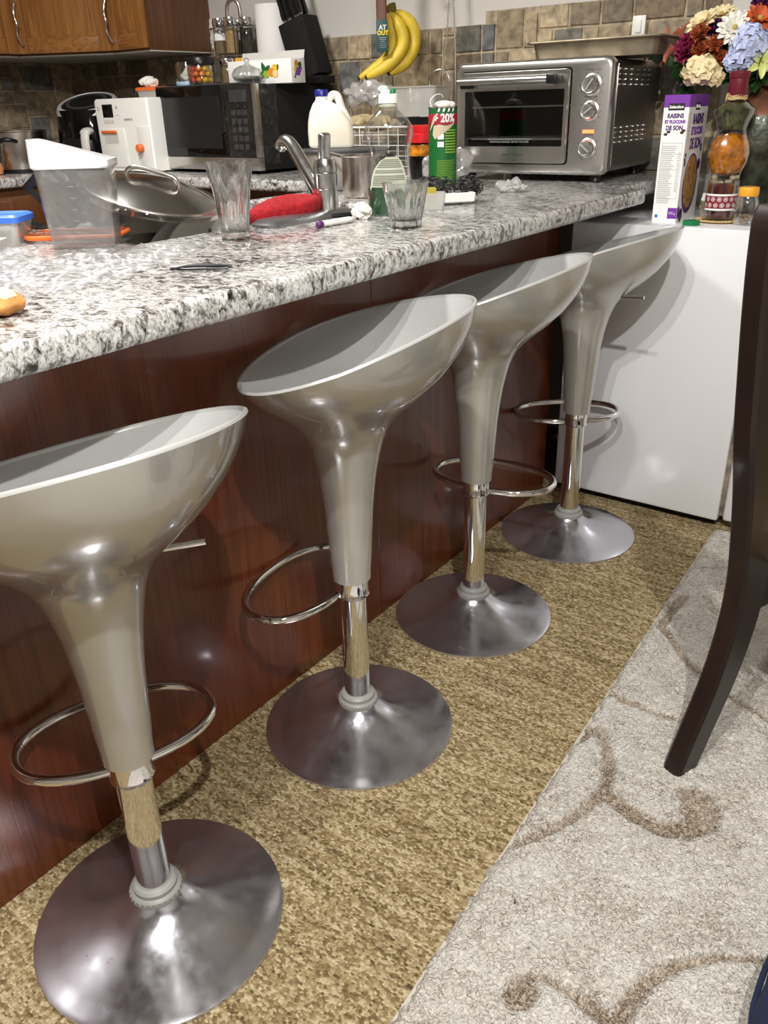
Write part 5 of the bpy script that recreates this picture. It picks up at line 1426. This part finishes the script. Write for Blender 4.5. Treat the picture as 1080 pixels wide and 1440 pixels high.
t = thing('utensil_rail', 'steel utensil rail on the painted wall above the bananas', 'rail', (-.78, YB, 1.790))
part('bar', xf(tube(B(), [(-.25, -.22, 0), (.25, -.22, 0)], .006, 12), (0, 0, 0)), 'nickel', t)
for x in (-.22, .22): part('bracket', tube(B(), [(x, -.22, 0), (x, 0, 0)], .006, 10), 'nickel', t)

# ------------------------------------------------------------------ far worktop: appliances
t = thing('microwave', 'black microwave with a steel front strip, half wrapped in clear film, behind the tall glass', 'microwave', (-1.455, 1.795, Z), -.03)
bm = B(); box(bm, -.275, .275, -.195, .20, .012, .302, .004); part('housing', bm, 'blackmatte', t)
box_ = box(B(), -.277, .118, -.222, -.196, .058, .303, .003); d = part('door', box_, 'blackgloss', t)
part('window_mesh', box(B(), -.225, .085, -.2228, -.222, .088, .268, .0003, 1), 'meshblack', d)
part('bottom_strip', box(B(), -.277, .277, -.222, -.196, .012, .057, .002), 'steel', t)
part('top_strip', box(B(), -.277, .277, -.221, -.196, .3032, .308, .001), 'darkgrey', t)
cp_ = part('control_panel', box(B(), .119, .262, -.222, -.196, .058, .303, .003), 'black', t)
part('edge_strip', box(B(), .2625, .277, -.2225, -.196, .058, .303, .002), 'steel', t)
part('display', box(B(), .145, .235, -.2232, -.222, .245, .285), 'darkgrey', cp_)
for r in range(5):
    for c_ in range(3): part('button', box(B(), .148+c_*.030, .170+c_*.030, -.2232, -.222, .085+r*.029, .103+r*.029, .0004, 1), 'darkgrey', cp_)
bm = B(); gv = []
for i in range(29):
    row = []
    for j in range(37):
        x = .108+.185*i/28; z = .035+.285*j/36
        row.append((x+.004*noise.noise(Vector((z*25, x*9, 2))), -.227-.004*(1-abs(noise.noise(Vector((x*30, z*30, 1)))*2.2)), z))
    gv.append(row)
rings(bm, gv, False); part('protective_film', bm, 'filmdark', t, ang=20)
bm = B(); gv = []
for i in range(20):
    row = []
    for j in range(37):
        y = -.232+.115*i/19; z = .035+.28*j/36
        row.append((.282+.006*(1-abs(noise.noise(Vector((y*30, z*30, 5)))*2.2)), y, z))
    gv.append(row)
rings(bm, gv, False); part('protective_film', bm, 'filmdark', t, ang=20)
for fx in (-.24, .24):
    for fy in (-.17, .17): part('foot', lathe(B(), [(.014, 0), (.016, .002), (.014, .0125)], 14, (fx, fy, 0)), 'black', t)

t = thing('countertop_appliance', 'white boxy countertop appliance with orange latches, left of the microwave', 'appliance', (-1.868, 1.62, Z), .06)
bm = B(); rings(bm, [sq(-.155, .155, -.125, .16, .006, .012), sq(-.155, .155, -.125, .16, .262, .012), sq(-.150, .150, -.120, .155, .272, .012)]); part('housing', bm, 'whiteplastic', t)
part('base', box(B(), -.150, .150, -.118, .155, 0, .0062), 'darkgrey', t)
part('screen', box(B(), -.105, -.045, -.1268, -.1248, .205, .252, .0008), 'blackgloss', t)
d = part('front_door', box(B(), -.138, .010, -.131, -.1252, .020, .165, .003), 'whiteplastic', t)
part('orange_latch', box(B(), -.118, -.030, -.140, -.131, .147, .157, .003), 'orange', d)
part('finger_recess', box(B(), -.110, -.028, -.1316, -.1308, .108, .146, .0002, 1), 'offwhite', d)
d = part('side_door', box(B(), .082, .150, -.131, -.1252, .012, .170, .003), 'whiteplastic', t)
part('orange_knob', xf(lathe(B(), [(.014, 0), (.016, .004), (.015, .020), (.012, .023), (0, .023)], 24), (.100, -.131, .092), FRONT), 'orange', d)
for k in range(4): part('button', box(B(), -.103+k*.0145, -.091+k*.0145, -.1264, -.1248, .183, .196, .0005, 1), 'offwhite', t)
text('lettering', 'AIRMATE', .012, 'darkgrey', t, (.038, -.1256, .195), FRONT)
bm = B(); tube(bm, [(.006*math.cos(2*PI*i/16)-.128, -.1256, .238+.006*math.sin(2*PI*i/16)) for i in range(16)], .0012, 5, True); cbox(bm, (-.022, -.1256, .240), (.008, .001, .008)); cbox(bm, (-.022, -.1256, .212), (.010, .001, .002)); part('icons', bm, 'grey', t)

t = thing('air_fryer', 'black rounded air fryer with a silver top ring and pale handle, in the corner', 'air fryer', (-2.205, 1.600, Z), .45)
bm = lathe(B(), [(.110, 0), (.125, .006), (.142, .06), (.146, .12), (.138, .19), (.128, .235), (.0, .235)], 56); part('body', bm, 'blackgloss', t)
tilt = Matrix.Translation((0, 0, .236)) @ Matrix.Rotation(.34, 4, 'X')
bm = lathe(B(), [(.131, -.022), (.136, -.010), (.134, .016), (.124, .030), (.110, .034), (.108, .030), (.108, .0)], 56, cap=False); bm.transform(tilt); part('silver_ring', bm, 'seatin', t)
bm = lathe(B(), [(.108, .020), (.108, .030), (.090, .036), (.060, .034), (.045, .026), (0, .026)], 56); bm.transform(tilt); part('lid', bm, 'black', t)
bm = lathe(B(), [(.072, .0358), (.078, .0385), (.086, .0375), (.088, .036)], 48, cap=False); bm.transform(tilt); part('control_ring', bm, 'darkgrey', t)
part('drawer', box(B(), -.075, .075, -.150, -.10, .04, .135, .02, 3), 'black', t)
part('handle', tube(B(), smooth_path([(.055, -.140, .155), (.055, -.166, .150), (.055, -.178, .120), (.055, -.180, .060), (.055, -.178, .035)], 6), [.026]*4+[.024]*4+[.019]*8+[.016]*9, 14, flat=.6), 'offwhite', t)

t = thing('stock_pot', 'wide brushed steel cooking pot at the far left, in front of the slate tiles', 'pot', (-2.43, 1.375, Z))
part('pot', lathe(B(), [(.112, 0), (.118, .004), (.121, .02), (.121, .158), (.126, .162), (.126, .165), (.118, .163), (.117, .02), (.11, .006), (0, .005)], 64), 'potsteel', t)
part('base_pad', lathe(B(), [(.116, .0), (.1225, .003), (.1225, .016), (.116, .018)], 64), 'black', t)
for a_ in (-.9, 2.2): part('side_handle', xf(tube(B(), smooth_path([(.116, -.035, .125), (.148, -.032, .130), (.160, 0, .132), (.148, .032, .130), (.116, .035, .125)], 5), .008, 10), (0, 0, 0), (0, 0, a_)), 'black', t)
t = thing('kettle', 'dark kettle with a black handle cut off by the left edge, beside the steel pot', 'kettle', (-2.56, 1.13, Z))
part('body', lathe(B(), [(.085, 0), (.092, .005), (.098, .05), (.088, .11), (.060, .150), (.030, .160), (0, .162)], 48), 'darkgrey', t)
part('handle', tube(B(), smooth_path([(.085, .02, .115), (.12, .03, .150), (.145, .035, .125), (.14, .035, .07), (.115, .03, .03)], 6), .011, 10), 'black', t)
t = thing('ceramic_gourd', 'small orange-brown gourd-shaped ceramic jar at the left edge of the far worktop', 'ornament', (-2.368, 1.205, Z))
part('jar', lathe(B(), [(.024, 0), (.032, .004), (.036, .022), (.031, .042), (.021, .056), (.022, .066), (.024, .078), (.016, .090), (.010, .096), (0, .098)], 40), 'orangefig', t)
part('stopper', lathe(B(), [(.009, .095), (.010, .104), (.006, .112), (0, .113)], 20), 'toolwood', t)

# on the white appliance and the microwave
WM = TOP+.272
t = thing('snack_box', 'flat clear food box with an orange lid on top of the white appliance', 'food container', (-1.845, 1.69, WM), .06)
bm = B(); rings(bm, [sq(-.07, .07, -.05, .05, 0), sq(-.076, .076, -.055, .055, .028), sq(-.074, .074, -.053, .053, .028), sq(-.068, .068, -.048, .048, .003)]); part('tub', bm, 'tubplastic', t)
bm = B(); rings(bm, [sq(-.080, .080, -.059, .059, .027), sq(-.080, .080, -.059, .059, .036), sq(-.074, .074, -.053, .053, .040)]); part('lid', bm, 'orange', t)
crumple('paper_scrap', 'crumpled white tissue scrap on the orange lid', 'tissue', 'tissue', (-1.865, 1.66, WM+.056), (.042, .028, .018), .014, 30, 5, floor=-.0155)
MT = TOP+.302
def jar(label, pos, r, h, lid_h, lidm, fill=None, fillm=None, bodym='clear', lid_r=1.02):
    t = thing('glass_jar', label, 'jar', pos)
    part('glass', lathe(B(), [(r*.92, 0), (r, .004), (r, h*.86), (r*.9, h*.95), (r*.88, h), (r*.85, h), (r*.95, h*.86), (r*.95, .006), (0, .006)], 40), bodym, t)
    if lidm: part('lid', lathe(B(), [(r*.95, h-.004), (r*lid_r, h-.002), (r*lid_r, h+lid_h*.6), (r*.92, h+lid_h), (0, h+lid_h)], 40), lidm, t)
    if fill: part('contents', lathe(B(), [(0, .007), (r*.93, .007), (r*.93, h*fill), (0, h*fill*1.02)], 32), fillm, t)
    return t
t = jar('clear tub with pale blue base and tissue inside, on the microwave top', (-1.655, 1.690, MT+.006), .050, .084, 0, None)
part('base', lathe(B(), [(.0505, .0), (.052, .002), (.052, .014), (.0505, .016)], 40), 'paleblue', t)
bm = B(); ball(bm, (0, 0, .036), (.030, .026, .024), 30, 18); bm.normal_update(); lumpy(bm, .02, 34, 6); part('tissue', bm, 'tissue', t)
t = jar('glass jar of red, orange and yellow sweets with a black lid on the microwave top', (-1.555, 1.665, MT+.006), .052, .074, .022, 'black')
rnd = random.Random(12)
for z in (.018, .038, .056):
    for k in range(9):
        a_ = 2*PI*k/9+z*20; c_ = ('candy_r', 'candy_o', 'candy_y')[0 if math.cos(a_-4.0) > .75 else (1 if math.cos(a_-5.0) > .6 else 2)]
        bm = B(); ball(bm, (.036*math.cos(a_), .036*math.sin(a_), z), (.0125, .0125, .0105), 12, 8); part('sweet', bm, c_, t)
jar('small jar of brown spice with a steel lid, right of the sweets jar', (-1.490, 1.745, MT+.006), .030, .072, .018, 'chrome', .85, 'spice_b')
t = thing('woven_mat', 'brown woven mat on the microwave top under the spice jars', 'mat', (-1.545, 1.735, MT))
bm = B()
for k in range(13): tube(bm, [(-.125, -.082+k*.0135, .003), (.125, -.082+k*.0135, .003)], .003, 6)
for k in range(19): tube(bm, [(-.122+k*.0135, -.086, .003), (-.122+k*.0135, .086, .003)], .0024, 6)
part('weave', bm, 'raffia', t)
t = thing('spice_box', 'yellow and white spice box standing between the brown spice jar and the fruit carton', 'box', (-1.435, 1.775, MT+.0062), .1)
part('carton', box(B(), -.024, .024, -.016, .016, 0, .090, .001), 'yellowbox', t)
part('white_panel', box(B(), -.018, .019, -.0166, -.0158, .008, .062), 'card', t)
bm = B()
for k in range(7): cbox(bm, (.0, -.0168, .015+k*.006), (.026, .0003, .002))
part('lettering', bm, 'greyprint', t)

# spice carousel
t = thing('spice_rack', 'chrome spice carousel with an arched handle holding glass spice jars', 'spice rack', (-1.565, 1.880, MT), .2)
part('base', lathe(B(), [(.07, 0), (.072, .004), (.066, .010), (.012, .014), (0, .014)], 40), 'chrome', t)
part('post', lathe(B(), [(.006, .01), (.006, .24)], 12), 'chrome', t)
bm = B()
for zz in (.108, .205): tube(bm, [(.098*math.cos(2*PI*i/48), .098*math.sin(2*PI*i/48), zz) for i in range(48)], .003, 8, True)
for k in range(6):
    a_ = 2*PI*k/6; tube(bm, [(0, 0, .108), (.098*math.cos(a_), .098*math.sin(a_), .108), (.098*math.cos(a_), .098*math.sin(a_), .205)], .0025, 6)
part('cage', bm, 'chrome', t)
part('arched_handle', tube(B(), smooth_path([(-.030, 0, .225), (-.030, 0, .270), (-.022, 0, .295), (0, 0, .306), (.022, 0, .295), (.030, 0, .270), (.030, 0, .225)], 6), .0075, 10), 'potsteel', t)
part('top_plate', lathe(B(), [(.04, .220), (.045, .222), (.040, .227), (0, .228)], 32), 'chrome', t)
for k, (mt_, nm) in enumerate((('spice_t', 'spice jar of pale tan powder at the front of the chrome carousel'), ('spice_k', 'spice jar of black peppercorns on the right of the chrome carousel'), ('spice_b', 'spice jar at the back right of the chrome carousel'), ('spice_t', 'spice jar at the back of the chrome carousel'), ('spice_b', 'spice jar at the back left of the chrome carousel'), ('spice_b', 'half empty spice jar with a white label on the left of the chrome carousel'))):
    a_ = -1.05+2*PI*k/6; px_, py_ = -1.565+.062*math.cos(a_), 1.880+.062*math.sin(a_)
    j = jar(nm, (px_, py_, MT+.112), .0275, .105, .024, 'chrome', .9 if k < 2 else .55, mt_)
    j['group'] = 'spice jars in the carousel'; j.name = 'spice_jar'
    if k == 5: part('label', lathe(B(), [(.0280, .052), (.0282, .053), (.0282, .075), (.0280, .076)], 32, cap=False), 'card', j)

t = thing('paper_towel_roll', 'upright roll of white paper towel behind the fruit carton, against the wall', 'paper towel', (-1.375, 1.905, MT))
part('roll', lathe(B(), [(.020, 0), (.070, 0), (.0715, .004), (.0715, .271), (.070, .275), (.020, .275)], 64, facet=lambda a, z: 1+.004*math.sin(5*a)), 'paper', t)
part('core', lathe(B(), [(.0195, .0), (.0195, .2755), (.018, .2755), (.018, .0)], 32, cap=False), 'tan', t)
t = thing('fruit_carton', 'long white carton printed with citrus and grapes on top of the microwave', 'carton', (-1.245, 1.700, MT), .06)
part('carton', box(B(), -.150, .150, -.040, .040, 0, .078, .001), 'card', t)
part('open_flap', xf(box(B(), -.148, .148, -.0006, .0006, 0, .030), (0, .040, .078), (-.25, 0, 0)), 'offwhite', t)
def disc(cx, cz, r, m, nm, y=-.0408, rz=1.0, lift=0):
    bm = B(); vs = [bm.verts.new((cx+r*math.cos(2*PI*i/24), y-lift, cz+r*rz*math.sin(2*PI*i/24))) for i in range(24)]; bm.faces.new(vs); part(nm, bm, m, t)
def leafp(cx, cz, l, w, a_, m='green', y=-.0406):
    bm = B(); vs = []
    for i in range(16):
        u = i/15; vs.append((u, math.sin(PI*u)))
    pts = [(l*(u-.5), w*s) for u, s in vs]+[(l*(u-.5), -w*s) for u, s in vs[::-1]]
    vv = [bm.verts.new((cx+x*math.cos(a_)-z*math.sin(a_), y, cz+x*math.sin(a_)+z*math.cos(a_))) for x, z in pts[1:-1]]; bm.faces.new(vv); part('printed_leaf', bm, m, t)
for cx, cz, l, w, a_ in ((.022, .050, .045, .010, 1.9), (.040, .048, .034, .009, .7), (.012, .028, .030, .010, 1.3), (.105-.02, .050, .026, .008, 1.0), (.035, .024, .022, .007, -.4)): leafp(cx, cz, l, w, a_)
disc(.032, .030, .013, 'lime', 'printed_lime', -.0409); disc(.058, .036, .015, 'candy_o', 'printed_orange', -.0411); disc(.074, .050, .012, 'candy_y', 'printed_lemon', -.0410); disc(.076, .032, .014, 'candy_y', 'printed_lemon', -.0413); disc(.076, .032, .011, 'cheese', 'printed_lemon_slice', -.0415)
def sdisc(cy, cz, r, m, nm, x):
    bm = B(); vs = [bm.verts.new((x, cy+r*math.cos(2*PI*i/16), cz+r*math.sin(2*PI*i/16))) for i in range(16)]; bm.faces.new(vs); part(nm, bm, m, t)
sdisc(-.010, .062, .011, 'candy_o', 'printed_orange', .1505); sdisc(-.014, .044, .011, 'candy_y', 'printed_lemon', .1507); sdisc(.010, .058, .010, 'green', 'printed_leaf', .1506)
for k in range(10): sdisc(.004-.006*(k // 3)+.010*(k % 3)-.008, .046-.009*(k // 3), .0052, 'purple', 'printed_grape', .1508+.0001*k)
part('purple_edge', box(B(), -.148, .148, .036, .0402, .0782, .0795), 'purple', t)
t = thing('candy_dish', 'ribbed glass candy dish with a knobbed domed lid on the front of the microwave top', 'dish', (-1.265, 1.622, MT))
part('bowl', lathe(B(), [(.024, 0), (.030, .003), (.048, .014), (.056, .026), (.054, .026), (.045, .016), (.02, .006), (0, .006)], 72, facet=lambda a, z: 1+.035*math.sin(18*a)), 'ribglass', t)
part('lid', lathe(B(), [(.057, .0265), (.055, .034), (.046, .050), (.026, .060), (.010, .063), (.008, .070), (.011, .078), (.006, .085), (0, .086)], 72, facet=lambda a, z: 1+.03*math.sin(18*a)), 'ribglass', t)
part('sugar', lathe(B(), [(0, .007), (.020, .007), (.042, .018), (.044, .024), (0, .026)], 36), 'paper', t)

t = thing('knife_block', 'leaning black knife block full of black-handled knives behind the microwave', 'knife block', (-1.205, 1.90, MT), .1)
lean = Matrix.Rotation(-.30, 4, 'Y')
bm = B(); box(bm, -.060, .060, -.050, .050, .0, .205, .004); bm.transform(Matrix.Translation((.018, 0, .018)) @ lean); part('block', bm, 'blackmatte', t)
part('foot', box(B(), -.055, .085, -.048, .048, 0, .026, .003), 'blackmatte', t)
for x, y, l in ((-.038, -.025, .12), (-.012, -.028, .11), (.018, -.022, .13), (.040, -.026, .11), (-.030, .018, .13), (.0, .016, .12), (.032, .020, .14)):
    k = thing('kitchen_knife', 'black-handled kitchen knife in the leaning black block', 'knife', t.location, .1, 'knives in the black block')
    k['label'] = {(-.038, -.025): 'black-handled knife at the front left of the leaning block', (-.012, -.028): 'black-handled knife second from left in the front row of the leaning block', (.018, -.022): 'black-handled knife third from left in the front row of the leaning block', (.040, -.026): 'black-handled knife at the front right of the leaning block', (-.030, .018): 'black-handled knife at the back left of the leaning block', (.0, .016): 'black-handled knife in the middle of the back row of the leaning block', (.032, .020): 'longest black-handled knife, at the back right of the leaning block'}[(x, y)]
    mt_ = Matrix.Translation((.018, 0, .018)) @ lean @ Matrix.Translation((x, y, .206))
    bm = B(); rings(bm, [[(a*w, b*w, z) for a, b in ((-.008, -.009), (.008, -.009), (.010, 0), (.008, .009), (-.008, .009), (-.010, 0))] for z, w in ((.012, .9), (.03, 1), (l*.5, .82), (l*.8, 1.0), (l, 1.15), (l+.008, .8))]); bm.transform(mt_); part('handle', bm, 'black', k)
    bm = B(); box(bm, -.007, .007, -.0012, .0012, .0, .014); bm.transform(mt_); part('blade', bm, 'steel', k)

# ------------------------------------------------------------------ lamps
def point(name, loc, w, r, col=(1, .93, .84)):
    l = bpy.data.lights.new(name, 'POINT'); l.energy = w; l.shadow_soft_size = r; l.color = col
    o = bpy.data.objects.new(name, l); C.objects.link(o); o.location = loc; return o
def area(name, loc, w, sx, sy, col=(1, .95, .88), rot=(0, 0, 0)):
    l = bpy.data.lights.new(name, 'AREA'); l.shape = 'RECTANGLE'; l.size = sx; l.size_y = sy; l.energy = w; l.color = col
    o = bpy.data.objects.new(name, l); C.objects.link(o); o.location = loc; o.rotation_euler = rot; return o
WARM = (1, .98, .95)
def downlight(loc, w):
    l = bpy.data.lights.new('ceiling_downlight', 'SPOT'); l.energy = w; l.shadow_soft_size = .022; l.color = WARM; l.spot_size = math.radians(164); l.spot_blend = .25
    o = bpy.data.objects.new('ceiling_downlight', l); C.objects.link(o); o.location = loc; return o
downlight((1.44, -.85, 2.30), 78)
downlight((.95, -.85, 2.32), 48)
downlight((.72, -.78, 2.28), 34)
downlight((1.75, -1.3, 2.30), 8)
area('kitchen_ceiling_light', (-.85, .35, 2.48), 27, .3, .3, WARM)
w = bpy.data.worlds.new('room_air'); bpy.context.scene.world = w; w.use_nodes = True
w.node_tree.nodes['Background'].inputs[0].default_value = (.8, .78, .75, 1); w.node_tree.nodes['Background'].inputs[1].default_value = .01

# ------------------------------------------------------------------ camera
cd = bpy.data.cameras.new('camera'); cam = bpy.data.objects.new('camera', cd); C.objects.link(cam)
yaw, pitch, roll = (math.radians(v) for v in (-36.8625, 26.1705, -1.6603))
fw = Vector((math.sin(yaw)*math.cos(pitch), math.cos(yaw)*math.cos(pitch), -math.sin(pitch)))
rt = Vector((math.cos(yaw), -math.sin(yaw), 0)); up = rt.cross(fw)
r2 = rt*math.cos(roll)+up*math.sin(roll); u2 = -rt*math.sin(roll)+up*math.cos(roll)
mw = Matrix((r2, u2, -fw)).transposed().to_4x4(); mw.translation = (1.147, -.842, 1.165)
cam.matrix_world = mw
cd.sensor_fit = 'VERTICAL'; cd.sensor_height = 36; cd.lens = 1161.67/1440*36; cd.clip_start = .02
sc = bpy.context.scene; sc.camera = cam
sc.view_settings.view_transform = 'Standard'; sc.view_settings.look = 'None'; sc.view_settings.gamma = 1; sc.view_settings.exposure = .78
sc.cycles.use_denoising = True; sc.cycles.max_bounces = 10; sc.cycles.transparent_max_bounces = 24; sc.cycles.transmission_bounces = 10
sc.cycles.sample_clamp_indirect = 6; sc.cycles.blur_glossy = .5
